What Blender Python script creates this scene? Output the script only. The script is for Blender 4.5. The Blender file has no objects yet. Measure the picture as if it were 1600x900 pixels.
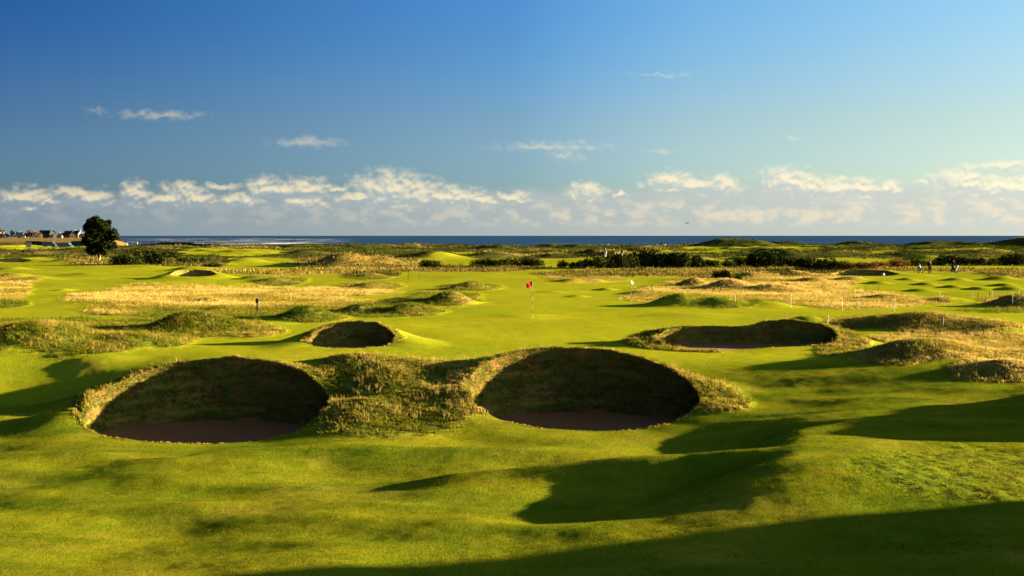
import bpy, bmesh, math, random
import numpy as np
from mathutils import Vector, Matrix
R = math.radians
C = bpy.context.scene.collection
rng = np.random.default_rng(7)
random.seed(7)

# ---------------------------------------------------------------- camera
F, H, HOR = 1931.0, 4.8, 368.0
PITCH = math.atan((450 - HOR) / F)
cam = bpy.data.objects.new('camera', bpy.data.cameras.new('camera'))
C.objects.link(cam)
cam.location = (0, 0, H)
cam.rotation_euler = (math.pi / 2 - PITCH, 0, 0)
cam.data.sensor_width = 36
cam.data.lens = 36 * F / 1600
cam.data.clip_start = 0.2
cam.data.clip_end = 90000
bpy.context.scene.camera = cam

# ---------------------------------------------------------------- sun, exposure
SUN_EL, SUN_AZ = R(8.3), R(78)          # azimuth clockwise from the view direction
sd = bpy.data.lights.new('sun', 'SUN')
sd.energy = 5.0
sd.angle = R(0.5)
sd.color = (1.0, 0.79, 0.50)
sun = bpy.data.objects.new('sun', sd)
C.objects.link(sun)
SUNV = Vector((math.sin(SUN_AZ) * math.cos(SUN_EL), math.cos(SUN_AZ) * math.cos(SUN_EL), math.sin(SUN_EL)))
sun.rotation_euler = SUNV.to_track_quat('Z', 'Y').to_euler()
vs = bpy.context.scene.view_settings
vs.view_transform = 'Standard'
vs.look = 'None'
vs.gamma = 1
vs.use_curve_mapping = False
vs.exposure = 3.78
bpy.context.scene.cycles.use_denoising = True
bpy.context.scene.cycles.max_bounces = 5
bpy.context.scene.cycles.diffuse_bounces = 2
bpy.context.scene.cycles.transparent_max_bounces = 4

# ---------------------------------------------------------------- node helpers
class NT:
    def __init__(s, nt):
        s.nt = nt
        nt.nodes.clear()
    def n(s, t, **kw):
        nd = s.nt.nodes.new(t)
        for k, v in kw.items():
            setattr(nd, k, v)
        return nd
    def put(s, sock, v):
        if v is None:
            return
        if hasattr(v, 'is_linked') or hasattr(v, 'links'):
            s.nt.links.new(v, sock)
        elif isinstance(v, (tuple, list)) and sock.type == 'RGBA' and len(v) == 3:
            sock.default_value = (*v, 1)
        else:
            sock.default_value = v
    def m(s, op, a, b=None, c=None, clamp=False):
        nd = s.n('ShaderNodeMath', operation=op, use_clamp=clamp)
        for i, v in enumerate((a, b, c)):
            s.put(nd.inputs[i], v)
        return nd.outputs[0]
    def v(s, op, a, b=None, c=None):
        nd = s.n('ShaderNodeVectorMath', operation=op)
        for i, v in enumerate((a, b, c)):
            s.put(nd.inputs[i], v)
        return nd.outputs['Value'] if op in ('LENGTH', 'DOT_PRODUCT', 'DISTANCE') else nd.outputs[0]
    def mix(s, f, a, b, mode='MIX'):
        nd = s.n('ShaderNodeMix', data_type='RGBA', blend_type=mode)
        s.put(nd.inputs[0], f)
        s.put(nd.inputs[6], a)
        s.put(nd.inputs[7], b)
        return nd.outputs[2]
    def noise(s, vec, scale, detail=4, rough=0.55, dist=0.0, col=False):
        nd = s.n('ShaderNodeTexNoise')
        s.put(nd.inputs['Vector'], vec)
        nd.inputs['Scale'].default_value = scale
        nd.inputs['Detail'].default_value = detail
        nd.inputs['Roughness'].default_value = rough
        nd.inputs['Distortion'].default_value = dist
        return nd.outputs['Color'] if col else nd.outputs['Fac']
    def rng(s, v, a, b, c=0.0, d=1.0, smooth=False):
        nd = s.n('ShaderNodeMapRange')
        if smooth:
            nd.interpolation_type = 'SMOOTHSTEP'
        for i, x in enumerate((v, a, b, c, d)):
            s.put(nd.inputs[i], x)
        return nd.outputs[0]
    def attr(s, name):
        return s.n('ShaderNodeAttribute', attribute_name=name).outputs['Fac']
    def obj(s):
        return s.n('ShaderNodeTexCoord').outputs['Object']
    def scale(s, vec, xyz):
        return s.v('MULTIPLY', vec, xyz)

# ---------------------------------------------------------------- world: sky texture and the cloud bank
world = bpy.data.worlds.new("World")
bpy.context.scene.world = world
world.use_nodes = True

CL = [  # clouds by bearing and height above the horizon: (x, y, half width, half height, weight)
 (45,315,27,9,1),(78,318,9,4,.9),(118,306,22,6,.9),(146,313,18,7,1),(212,308,15,10,1),(268,315,26,6,1),(288,303,18,8,1),(308,313,20,7,1),
 (345,295,34,4,.7),(380,314,24,7,1),(415,297,20,9,1),(444,300,14,6,1),(480,298,27,9,1),(476,318,26,7,.9),(530,298,20,3,.8),(560,309,22,6,1),
 (610,299,36,14,1.1),(648,305,40,11,1),(700,309,38,8,1),(750,314,26,4,.9),(800,310,20,5,.9),(917,301,18,8,1),(970,304,6,3,.8),
 (1048,287,26,9,1),(1078,293,24,7,1),(1127,292,18,8,1),(1228,286,26,11,1),(1262,295,20,8,1),(1303,297,26,9,1),(1342,298,20,8,1),(1390,298,13,7,.9),
 (1500,291,28,12,1),(1558,298,38,9,1),(1600,302,26,9,1),(1565,267,24,5,.8),(1440,289,8,3,.8),
 (254,189,50,5,.75),(148,185,18,5,.5),(483,226,38,5,.8),(862,231,64,5,.8),(882,243,26,8,.7),(1240,222,18,3,.45),(1030,122,70,3,.42),(1030,238,34,4,.35)]

def cloud_group():
    g = bpy.data.node_groups.new('cloud_density', 'ShaderNodeTree')
    g.interface.new_socket('P', in_out='INPUT', socket_type='NodeSocketVector')
    g.interface.new_socket('D', in_out='OUTPUT', socket_type='NodeSocketFloat')
    t = NT(g)
    gi = t.n('NodeGroupInput').outputs[0]
    P0 = t.v('MULTIPLY', gi, (1, 1, 1))
    wn = t.noise(t.scale(P0, (1, 1.5, 1)), 2.0, 2, 0.55, col=True)
    w = t.v('MULTIPLY', t.v('SUBTRACT', wn, (.5, .5, .5)), (.95, .55, 0))
    P = t.v('ADD', P0, w)
    best = None
    for (x, y, rx, ry, wt) in CL:
        a = math.degrees(math.atan((x - 800) / F))
        e = math.degrees((HOR - y) / F)
        d = t.v('LENGTH', t.v('MULTIPLY', t.v('SUBTRACT', P, (a, e, 0)), (F / 57.3 / rx / 1.9, F / 57.3 / ry / (2.4 if y > 260 else 2.3), 0)))
        v = t.m('MULTIPLY_ADD', d, -1.0, wt)
        best = v if best is None else t.m('SMOOTH_MAX', best, v, 0.25)
    n1 = t.noise(t.scale(P0, (1, 1.4, 1)), 2.0, 4, 0.50)
    D = t.m('ADD', best, t.m('MULTIPLY', t.m('SUBTRACT', n1, .5), 1.15))
    go = t.n('NodeGroupOutput')
    g.links.new(D, go.inputs[0])
    return g

def build_world():
    t = NT(world.node_tree)
    dirn = t.n('ShaderNodeTexCoord').outputs['Generated']
    sp = t.n('ShaderNodeSeparateXYZ')
    t.put(sp.inputs[0], dirn)
    az = t.m('MULTIPLY', t.m('ARCTAN2', sp.outputs[0], sp.outputs[1]), 57.2958)
    el = t.m('MULTIPLY', t.m('ARCSINE', sp.outputs[2]), 57.2958)
    cb = t.n('ShaderNodeCombineXYZ')
    t.put(cb.inputs[0], az)
    t.put(cb.inputs[1], el)
    P = cb.outputs[0]
    sky = t.n('ShaderNodeTexSky', sky_type='NISHITA')
    sky.sun_disc = False
    sky.sun_elevation = SUN_EL
    sky.sun_rotation = SUN_AZ
    sky.air_density = 1.15
    sky.dust_density = 0.35
    sky.ozone_density = 2.2
    # depth of blue by bearing (deepest away from the sun) and by height
    azf = t.rng(az, -22.5, 22.5, 0, 1)
    def row(cols):
        cr = t.n('ShaderNodeValToRGB')
        cr.color_ramp.interpolation = 'B_SPLINE'
        e = cr.color_ramp.elements
        e.new(.5); e.new(.68)
        for i, c in enumerate(cols):
            e[i].position = (0, .5, .68, 1)[i]
            e[i].color = (c[0] / 10, c[1] / 10, c[2] / 10, 1)
        t.put(cr.inputs[0], azf)
        return cr.outputs[0]
    low = row([(.60, 1.3, 3.8), (1.5, 2.8, 6.2), (2.2, 3.5, 6.7), (2.9, 4.1, 6.7)])
    mid = row([(.48, 1.0, 2.45), (1.75, 2.55, 4.6), (2.75, 3.3, 4.7), (3.5, 3.6, 4.2)])
    hi = row([(.13, .60, 2.05), (1.05, 2.4, 4.8), (1.9, 3.2, 5.0), (3.3, 4.0, 4.9)])
    fac = t.mix(t.rng(el, .5, 5.2, 0, 1), low, mid)
    fac = t.mix(t.rng(el, 3.5, 10.5, 0, 1, True), fac, hi)
    glow = t.rng(az, 24, 62, 1.0, 4.0, True)      # the sky brightens further towards the sun, outside the view
    gv = t.n('ShaderNodeCombineXYZ')
    for i in range(3): t.put(gv.inputs[i], t.m('MULTIPLY_ADD', t.m('SUBTRACT', glow, 1.0), (1.15, .85, .40)[i], 1.0))
    col = t.v('MULTIPLY', t.v('MULTIPLY', t.v('MULTIPLY', sky.outputs[0], fac), (10 / 13.0,) * 3), gv.outputs[0])
    g = cloud_group()
    def dens(p):
        nd = t.n('ShaderNodeGroup')
        nd.node_tree = g
        t.put(nd.inputs[0], p)
        return nd.outputs[0]
    D = dens(P)
    D2 = dens(t.v('ADD', P, (0.07, 0.17, 0)))
    lit = t.rng(t.m('SUBTRACT', D, D2), -0.24, 0.36, 0, 1, True)
    right = t.rng(az, -24, 26, 0, 1)
    # veil of far, low cloud under the cumulus tops
    vn = t.noise(t.scale(P, (.30, 1.0, 1)), 1.4, 5, 0.6)
    top = t.m('ADD', t.m('MULTIPLY', t.m('SUBTRACT', vn, .5), 1.6), t.rng(az, -24, 24, 1.9, 2.5))
    veil = t.m('MULTIPLY', t.rng(t.m('SUBTRACT', top, el), -0.25, 0.55, 0, 1, True), .88)
    veilc = t.mix(right, (0.31, 0.43, 0.54), (1.02, 1.06, .96))
    col = t.mix(veil, col, veilc)
    # dim lower billows
    n2 = t.noise(t.scale(P, (.62, 1.1, 1)), 1.5, 4, 0.55)
    band = t.m('MULTIPLY', t.rng(el, .25, .75, 0, 1, True), t.rng(el, 1.25, 1.9, 1, 0, True))
    lowm = t.m('MULTIPLY', t.m('MULTIPLY', t.rng(n2, .43, .64, 0, 1, True), band), t.rng(az, -16, 6, .28, .9, True))
    col = t.mix(lowm, col, t.mix(right, (0.699, 0.676, 0.606), (1.352, 1.212, 0.909)))
    mask = t.rng(D, -0.20, 0.85, 0, 1, True)
    high = t.rng(el, 2.9, 3.6, 1.0, .42, True)
    ccol = t.mix(lit, t.mix(right, (0.36, 0.48, 0.58), (1.06, 1.10, .98)), t.mix(right, (1.095, 0.956, 0.676), (1.585, 1.445, 1.026)))
    col = t.mix(t.m('MULTIPLY', mask, high), col, ccol)
    bg = t.n('ShaderNodeBackground')
    t.put(bg.inputs[0], col)
    bg.inputs[1].default_value = 0.05
    out = t.n('ShaderNodeOutputWorld')
    t.nt.links.new(bg.outputs[0], out.inputs[0])
build_world()

# ---------------------------------------------------------------- pixel <-> ground
cp, spt = math.cos(PITCH), math.sin(PITCH)
def ray(px, py):
    u, v = (px - 800) / F, (450 - py) / F
    return np.array([u, cp + v * spt, -spt + v * cp])
def G(px, py, z=0.0):
    r = ray(px, py)
    k = (z - H) / r[2]
    return r[0] * k, r[1] * k
def atd(px, py, y):
    r = ray(px, py)
    k = y / r[1]
    return r[0] * k, y, H + r[2] * k
def proj(x, y, z):
    f = y * cp - (z - H) * spt
    up = y * spt + (z - H) * cp
    f = np.where(f < .5, .5, f)
    return 800 + F * x / f, 450 - F * up / f

# ---------------------------------------------------------------- noise
def _h(ix, iy, s):
    n = (ix.astype(np.int64) * 374761393 + iy.astype(np.int64) * 668265263 + s * 974634777) & 0xffffffff
    n = ((n ^ (n >> 13)) * 1274126177) & 0xffffffff
    return ((n ^ (n >> 16)) & 0xffff) / 65535.0
def vnoise(x, y, s=0):
    ix, iy = np.floor(x), np.floor(y)
    fx, fy = x - ix, y - iy
    fx = fx * fx * fx * (fx * (fx * 6 - 15) + 10)
    fy = fy * fy * fy * (fy * (fy * 6 - 15) + 10)
    a, b, c, d = _h(ix, iy, s), _h(ix + 1, iy, s), _h(ix, iy + 1, s), _h(ix + 1, iy + 1, s)
    return (a + (b - a) * fx) * (1 - fy) + (c + (d - c) * fx) * fy
def fbm(x, y, s=0, o=4, g=.5):
    r, a, t = 0, 1, 0
    for i in range(o):
        r = r + a * (vnoise(x, y, s + i * 17) - .5)
        t += a
        a *= g
        x, y = x * 2.03 + 11.3, y * 2.03 + 4.7
    return r / t * 2          # about -1..1
def ss(v, a, b):
    t = np.clip((v - a) / (b - a), 0, 1)
    return t * t * (3 - 2 * t)

# ---------------------------------------------------------------- terrain: base, mounds
def bz(y):
    return -0.75 + 0.80 * ss(y, 30, 48)

MOUNDS = []
def roll(x, y):
    # gentle roll of the links
    z = .10 * fbm(x * .09, y * .07, 3, 3) * ss(y, 40, 60)
    z = z + ss(y, 60, 130) * .40 * fbm(x * .035, y * .022, 8, 4)
    vf = ss(y, 210, 300)
    rd = 1 - np.abs(fbm(x * .020, y * .011, 12, 4)) * 2.2
    return z + vf * (.85 * fbm(x * .08, y * .05, 14, 4) + 1.0 * np.clip(rd, -.4, 1)) * (1 - ss(y, 560, 700))
def mound(px, pyb, hw, hpx, depth=None, rot=0.0, p=1.15, amp=1.0):
    x0, y0 = G(px, pyb, 0)
    for _ in range(6):
        x0, y0 = G(px, pyb, float(bz(np.array(y0))))
    hwm = hw * y0 / F
    dm = depth if depth else max(.6, hwm * .75)
    xc, yc, zc = atd(px, pyb - hpx, y0 + dm)
    h = max(.12, zc - float(bz(np.array(yc))) - float(roll(np.array([xc]), np.array([yc]))[0])) * amp
    h = min(h, (.34 if hpx > 12 else .14) * hwm)
    MOUNDS.append((xc, yc, hwm / 1.75, dm / 1.55, h, rot, p))
def wmound(x, y, sx, sy, h, rot=0, p=1.15):
    MOUNDS.append((x, y, sx, sy, h, rot, p))

# left side
mound(60, 556, 175, 52, 5.0); mound(215, 545, 75, 22, 2.5); mound(150, 563, 95, 15, 2.0)
mound(300, 522, 95, 34, 3.2, -.15); mound(365, 521, 70, 16, 2.5, -.3)
mound(478, 502, 60, 23, 2.6); mound(425, 512, 60, 8, 2)
mound(565, 491, 48, 16, 2.4); mound(640, 492, 60, 17, 2.6); mound(705, 477, 55, 24, 3.2, .1); mound(640, 474, 60, 10, 3)
mound(735, 453, 50, 13, 3.5); mound(578, 433, 42, 11, 4); mound(580, 449, 52, 10, 4); mound(430, 441, 48, 11, 4)
mound(535, 417, 75, 21, 8); mound(600, 416, 60, 15, 8); mound(480, 402, 60, 11, 12)
mound(330, 474, 45, 11, 2.5); mound(345, 486, 30, 5, 2)
mound(100, 455, 24, 5, 2); mound(20, 424, 50, 7, 5); mound(60, 437, 60, 5, 3); mound(25, 432, 50, 5, 3); mound(130, 430, 60, 4, 3)
mound(110, 412, 50, 9, 6); mound(50, 408, 40, 6, 6); mound(300, 424, 60, 8, 4); mound(230, 420, 60, 5, 4)
mound(395, 437, 40, 10, 3); mound(385, 412, 60, 9, 6); mound(300, 398, 50, 5, 9); mound(330, 404, 40, 5, 6)
mound(455, 416, 50, 6, 6); mound(180, 412, 70, 6, 6)
# centre / green
mound(820, 500, 90, 4, 3.0); mound(1080, 498, 120, 4, 3.0); mound(893, 441, 40, 12, 3.5); mound(925, 440, 40, 10, 3.5)
mound(948, 452, 26, 9, 2.5); mound(902, 466, 28, 5, 2); mound(860, 459, 40, 4, 2.5)
mound(1085, 446, 42, 20, 4); mound(1140, 450, 60, 14, 3.5); mound(1210, 453, 70, 9, 3.5)
mound(1060, 481, 72, 22, 3.2, .05); mound(1130, 482, 70, 17, 3.0); mound(1200, 482, 65, 12, 2.6); mound(1000, 460, 40, 6, 3)
# right
mound(1260, 516, 80, 22, 2.6); mound(1440, 520, 115, 29, 3.5, .1); mound(1550, 530, 110, 26, 5); mound(1350, 516, 80, 16, 2.5)
mound(1430, 600, 140, 58, 4.0, .05); mound(1510, 588, 100, 34, 3); mound(1600, 592, 90, 32, 3)
mound(1575, 632, 75, 32, 2.0); mound(1330, 568, 60, 12, 1.6)
mound(1590, 480, 62, 20, 3.5); mound(1480, 470, 60, 6, 2.5); mound(1385, 466, 60, 6, 2.5)
for (a, b, c, d) in [(1372,443,30,5),(1448,445,28,6),(1490,449,30,9),(1495,438,34,8),(1562,436,46,8),(1530,452,30,5),(1580,453,40,6),(1420,438,22,5),(1330,437,40,5),(1270,438,40,6),(1230,446,40,4),(1570,446,30,4),(1440,455,40,4)]:
    mound(a, b, c, d, 2.6, 0, 1.3)
mound(1245, 431, 70, 9, 5); mound(1180, 433, 60, 8, 5); mound(1352, 430, 75, 8, 4)
# far dunes
for (a, b, c, d, e) in [(680,406,75,14,12),(760,405,70,12,14),(600,403,60,10,12),(770,392,44,8,20),(640,392,60,8,20),(540,391,60,8,20),(455,390,70,7,22),
    (870,404,60,11,14),(930,402,60,13,14),(960,404,60,13,12),(1030,395,90,8,22),(900,394,50,7,20),(1100,396,60,6,20),
    (1110,388,55,10,26),(1160,388,80,14,26),(1230,387,60,10,26),(1320,386,40,7,24),(1350,387,50,9,26),(1440,388,45,11,24),(1480,388,50,10,24),(1540,389,60,9,24),(1590,389,50,14,24),(1640,390,60,14,24),
    (1215,404,55,15,12),(1275,404,60,11,14),(1160,408,40,9,10),(1330,404,70,12,14),(1400,402,60,11,14),(1450,409,60,10,12),(1500,403,60,10,14),(1560,404,60,12,14),(1620,410,60,14,14),
    (1380,395,60,7,20),(400,392,50,6,20),(350,392,40,6,20),(720,418,60,4,6),(860,388,40,6,26)]:
    mound(a, b, c, d, e)

# foreground: high ground on the right, its spur, and the dunes outside the frame that throw the long shadows
def fore(x, y):
    z = np.zeros_like(x)
    edge = np.interp(y, [18, 22, 24, 27, 30, 34, 38, 42], [1.5, 2.6, 3.6, 5.0, 6.0, 6.8, 8.6, 10])
    wd = np.interp(y, [22, 24.5, 26, 31, 33.0, 36], [3.2, 2.4, 1.5, 1.3, 3.6, 6.0])
    z += .72 * ss((x - edge) / wd, -1, 1) * (1 - ss(y, 40, 49)) * ss(y, 19.5, 26)
    z += .55 * np.exp(-((y - 27.6 - .05 * x) / .75) ** 2) * ss(x, -4.0, 3.5) * (1 - ss(x, 4.0, 6.5))
    z += .16 * np.exp(-((y - 24.6 + .05 * x) / 1.0) ** 2) * np.exp(-((x + 3) / 6) ** 2)
    z += .18 * np.exp(-((y - 30.8 + .02 * x) / .8) ** 2) * np.exp(-((x + 1) / 4.5) ** 2)
    z += .14 * fbm(x * .26 + 9, y * .42, 39, 2) * (1 - ss(x, -1.5, 2.5)) * ss(y, 12, 18) * (1 - ss(y, 32, 38))
    z += .25 * fbm(x * .17 + 3, y * .36, 31, 3, .42) * ss(y, 12, 18) * (1 - ss(y, 36, 44))
    z += .30 * np.exp(-((x + 2.4) / 1.3) ** 2 - ((y - 38.9) / 1.8) ** 2)
    # rough bank between the two big bunkers, hollow to the left of them
    z += .72 * np.exp(-((x + 5.4) / 2.8) ** 2 - (((y - 38.4) / 3.6) ** 2) ** 1.5)
    z += .62 * np.exp(-((y - 40.9) / 1.6) ** 2) * np.exp(-(((x + 3.8) / 4.3) ** 2) ** 2)
    z -= 1.25 * np.exp(-((x + 18.5) / 5.2) ** 2 - ((y - 44.0) / 4.6) ** 2)
    z += .50 * np.exp(-((x + 10.6) / 2.6) ** 2 - ((y - 43.6) / 2.8) ** 2)
    # rising ground off the right of the frame
    yb = 22.05 + .194 * (x - 9.2) + .20 * np.sin(x * .8) + .10 * np.maximum(0, x - 17)
    z += np.clip(.39 * (x - 10.3), 0, 6.5) * (1 - ss(y, yb - .9, yb + .9)) * ss(y, -2, 8) * (1 - ss(x, 30, 45))
    z += 1.75 * np.exp(-((x - 20.2) / 2.3) ** 2) * np.exp(-(((y - 33.2) / 3.5) ** 2) ** 2) * (1 + .35 * fbm(y * .5, y * 0, 44, 3))
    z += 3.6 * np.exp(-((y + 3) / 6.5) ** 2)
    return z

# bunkers: plan outline and rim height, taken together
class Bunker:
    def __init__(s, name, cpx, cy, rx, ry, up, lo, out, floor, lobes=(), batter=.42, rimw=1.0):
        s.name = name
        s.out, s.floor, s.batter, s.rimw = out, floor, batter, rimw
        s.cy, s.rx, s.ry, s.lobes = cy, rx, ry, lobes
        s.cx = (cpx - 800) / F * cy
        th = np.linspace(-math.pi, math.pi, 721)
        rr = s.R(th)
        x, y = s.cx + rx * rr * np.cos(th), cy + ry * rr * np.sin(th)
        px = 800 + F * x / y
        upx, upy = np.array(up, float).T
        lox, loy = np.array(lo, float).T
        lx, rxp = upx[0], upx[-1]
        px = lx + (px - px.min()) / (px.max() - px.min()) * (rxp - lx)
        yu, yl = np.interp(px, upx, upy), np.interp(px, lox, loy)
        w = ss(np.sin(th), -.12, .12)
        py = yl * (1 - w) + yu * w
        k = np.hanning(25); k /= k.sum()
        py = np.convolve(np.r_[py[-13:-1], py, py[1:13]], k, 'valid')
        s.th = th
        s.z = np.array([atd(a, b, c)[2] for a, b, c in zip(px, py, y)])
    def R(s, th):
        r = np.ones_like(th)
        for (a, w, k) in s.lobes:
            dd = (th - a + math.pi) % (2 * math.pi) - math.pi
            r = r + k * np.exp(-(dd / w) ** 2)
        return r
    def polar(s, x, y):
        u, v = (x - s.cx) / s.rx, (y - s.cy) / s.ry
        th = np.arctan2(v, u)
        return th, np.hypot(u, v) / s.R(th)
    def rimz(s, th):
        return np.interp(th, s.th, s.z)

BK = [
 Bunker('a', 320, 36.4, 3.68, 3.35,
   [(122,640),(140,620),(180,601),(240,577),(300,565),(370,559),(430,565),(480,582),(505,604),(519,628)],
   [(122,640),(132,666),(165,681),(230,690),(320,694),(400,690),(460,677),(490,658),(519,628)],
   2.6, (658, 1.0, 3.2)),
 Bunker('b', 912, 37.7, 3.62, 3.4,
   [(706,604),(720,582),(750,562),(800,549),(860,543),(930,546),(990,556),(1040,573),(1080,597),(1100,625)],
   [(706,604),(718,630),(760,655),(830,669),(920,674),(1000,671),(1050,660),(1080,645),(1100,625)],
   2.8, (645, 1.0, 3.2)),
 Bunker('c', 549, 53.6, 1.92, 1.9,
   [(478,533),(492,517),(520,506),(560,502),(590,505),(608,514),(620,527)],
   [(478,533),(490,541),(520,544),(560,544),(600,541),(612,536),(620,527)],
   2.6, (539, .4, 1)),
 Bunker('d', 1169, 53.4, 3.90, 2.1,
   [(1025,528),(1040,515),(1070,510),(1120,509),(1160,512),(1180,508),(1200,502),(1240,500),(1280,505),(1303,514),(1314,527)],
   [(1025,528),(1040,540),(1090,546),(1150,547),(1200,543),(1260,541),(1296,537),(1306,533),(1314,527)],
   2.6, (536, .4, 1), lobes=((1.62, .30, -.16), (2.5, .5, .05), (.5, .4, .06))),
 Bunker('e', 302, 138, 2.6, 2.6, [(272,429),(280,423),(300,420.5),(325,423),(333,428)], [(272,429),(285,432),(305,432.5),(325,431),(333,428)], 3.5, (431, .3, 1)),
 Bunker('f', 1352, 150, 4.2, 3.2, [(1299,428),(1315,424),(1350,421),(1385,422.5),(1407,428)], [(1299,428),(1320,431),(1350,431.5),(1390,431),(1407,428)], 5, (430, .3, 1)),
 Bunker('g', 22, 215, 3.0, 4.0, [(-5,408),(10,403.5),(25,403),(45,407)], [(-5,408),(10,410),(30,410),(45,407)], 5, (409, .3, 1)),
]

def coast(x, y):
    """1 on land, 0 at sea"""
    PX = 800 + F * x / np.maximum(y, 5)
    n = fbm(x * .012, y * .012, 5, 4)
    d = 548 + 38 * n - 30 * ss(-PX, -480, -180)
    main = 1 - ss(y, d, d + 40)
    left = (1 - ss(PX + 14 * n, 118, 150)) * (1 - ss(y, 1500, 1700))
    spit = (1 - ss(PX + 10 * n, 165, 232)) * ss(y, 850, 900) * (1 - ss(y, 1100, 1200))
    return np.maximum(main, np.maximum(left, spit))

def height(x, y, bunkers=True, fine=True):
    x = np.asarray(x, float); y = np.asarray(y, float)
    z = bz(y) + fore(x, y)
    for (mx, my, sx, sy, h, rot, p) in MOUNDS:
        sel = (np.abs(x - mx) < 4 * max(sx, sy)) & (np.abs(y - my) < 4 * max(sx, sy))
        if not sel.any():
            continue
        dx, dy = x[sel] - mx, y[sel] - my
        c, s_ = math.cos(rot), math.sin(rot)
        a, b = (dx * c + dy * s_) / sx, (-dx * s_ + dy * c) / sy
        z[sel] += h * np.exp(-(a * a + b * b) ** p)
    z = z + roll(x, y)
    # headland on the far left
    z = z + 2.9 * ss(y, 880, 985) * ss(y, 700, 760)
    if fine:
        z += .010 * fbm(x * 2.2, y * 2.2, 21, 3) * (1 - ss(y, 60, 90))
    if bunkers:
        for b in BK:
            reach = b.out + max(b.rx, b.ry) * 1.3
            sel = (np.abs(x - b.cx) < reach + 1) & (np.abs(y - b.cy) < reach + 1)
            if not sel.any():
                continue
            th, rho = b.polar(x[sel], y[sel])
            rr = np.maximum(rho, 1.0)
            dist = (rr - 1) * np.hypot(b.rx * np.cos(th), b.ry * np.sin(th))
            w = 1 - ss(dist, 0, b.out)
            z[sel] = z[sel] * (1 - w) + b.rimz(th) * w
    L = coast(x, y)
    z = z * L + (-7.0) * (1 - L)
    return z

def rimdist(x, y):
    d = np.full(np.shape(x), 99.0)
    for b in BK:
        th, rho = b.polar(x, y)
        d = np.minimum(d, (rho - 1) * np.hypot(b.rx * np.cos(th), b.ry * np.sin(th)))
    return d

# where the grass is rough, and how golden it is: (x, y, rx, ry, rough, gold)
ZONES = [
 (80,522,200,26,1,.2),(215,528,80,14,.9,.2),(305,506,115,18,1,.35),(380,516,60,9,.8,.6),
 (330,462,205,17,1,1),(450,476,150,17,1,.95),(230,484,105,9,.9,.75),(350,490,150,9,.7,.5),(520,455,90,9,.9,.95),
 (10,452,38,15,1,.9),(15,474,30,6,.7,.4),(10,436,60,6,.6,.8),
 (478,492,60,13,1,.3),(605,485,80,10,1,.25),(690,468,62,12,1,.45),(640,474,70,6,.8,.6),(735,448,48,7,1,.3),(578,429,42,7,1,.4),(580,445,52,6,.8,.5),(430,437,45,6,.9,.3),
 (560,410,105,12,1,.8),(440,424,110,4,.9,.9),(660,421,190,3.6,.9,.95),(760,420,100,4,.9,.9),
 (915,434,60,6,1,.7),(960,426,130,5,.9,.85),(1150,424,230,6,1,.85),(1110,437,70,8,.8,.6),
 (1160,450,160,9,1,.95),(1120,466,140,9,1,1),(1240,462,160,13,1,1),(1340,470,110,11,1,.85),(1030,462,60,7,.7,.7),(1130,474,120,8,.5,.3),(1370,463,70,6,.9,.7),
 (1230,438,110,9,1,.95),(1450,467,40,6,.7,.7),(1590,470,55,11,1,.6),(1540,484,60,4,.5,.3),
 (1400,505,130,12,.9,.45),(1500,512,120,16,1,.8),(1570,545,120,22,1,.85),(1430,528,80,8,.7,.8),
 (1500,570,150,24,1,.85),(1420,575,60,25,.9,.55),(1570,612,85,22,1,.85),(1500,785,170,42,.44,.05),
 (1320,545,40,16,.8,.4),(1590,427,60,5,.9,.8),(1450,423,150,2.5,.8,.8),
 (290,408,70,9,1,.5),(120,402,60,6,.9,.6),(160,412,60,3,.8,.8),(40,400,50,4,.9,.8),(330,400,40,4,.7,.7),
]
FAIR_FAR = [(1200,391,130,3),(900,410,60,5),(700,409,60,4),(360,399,90,4),(60,391,90,3),(1340,400,60,2.5),(1050,399,110,2),(500,414,80,3),(1500,396,80,2),(760,399,70,2),(400,408,60,4),(1270,412,60,2)]
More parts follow.
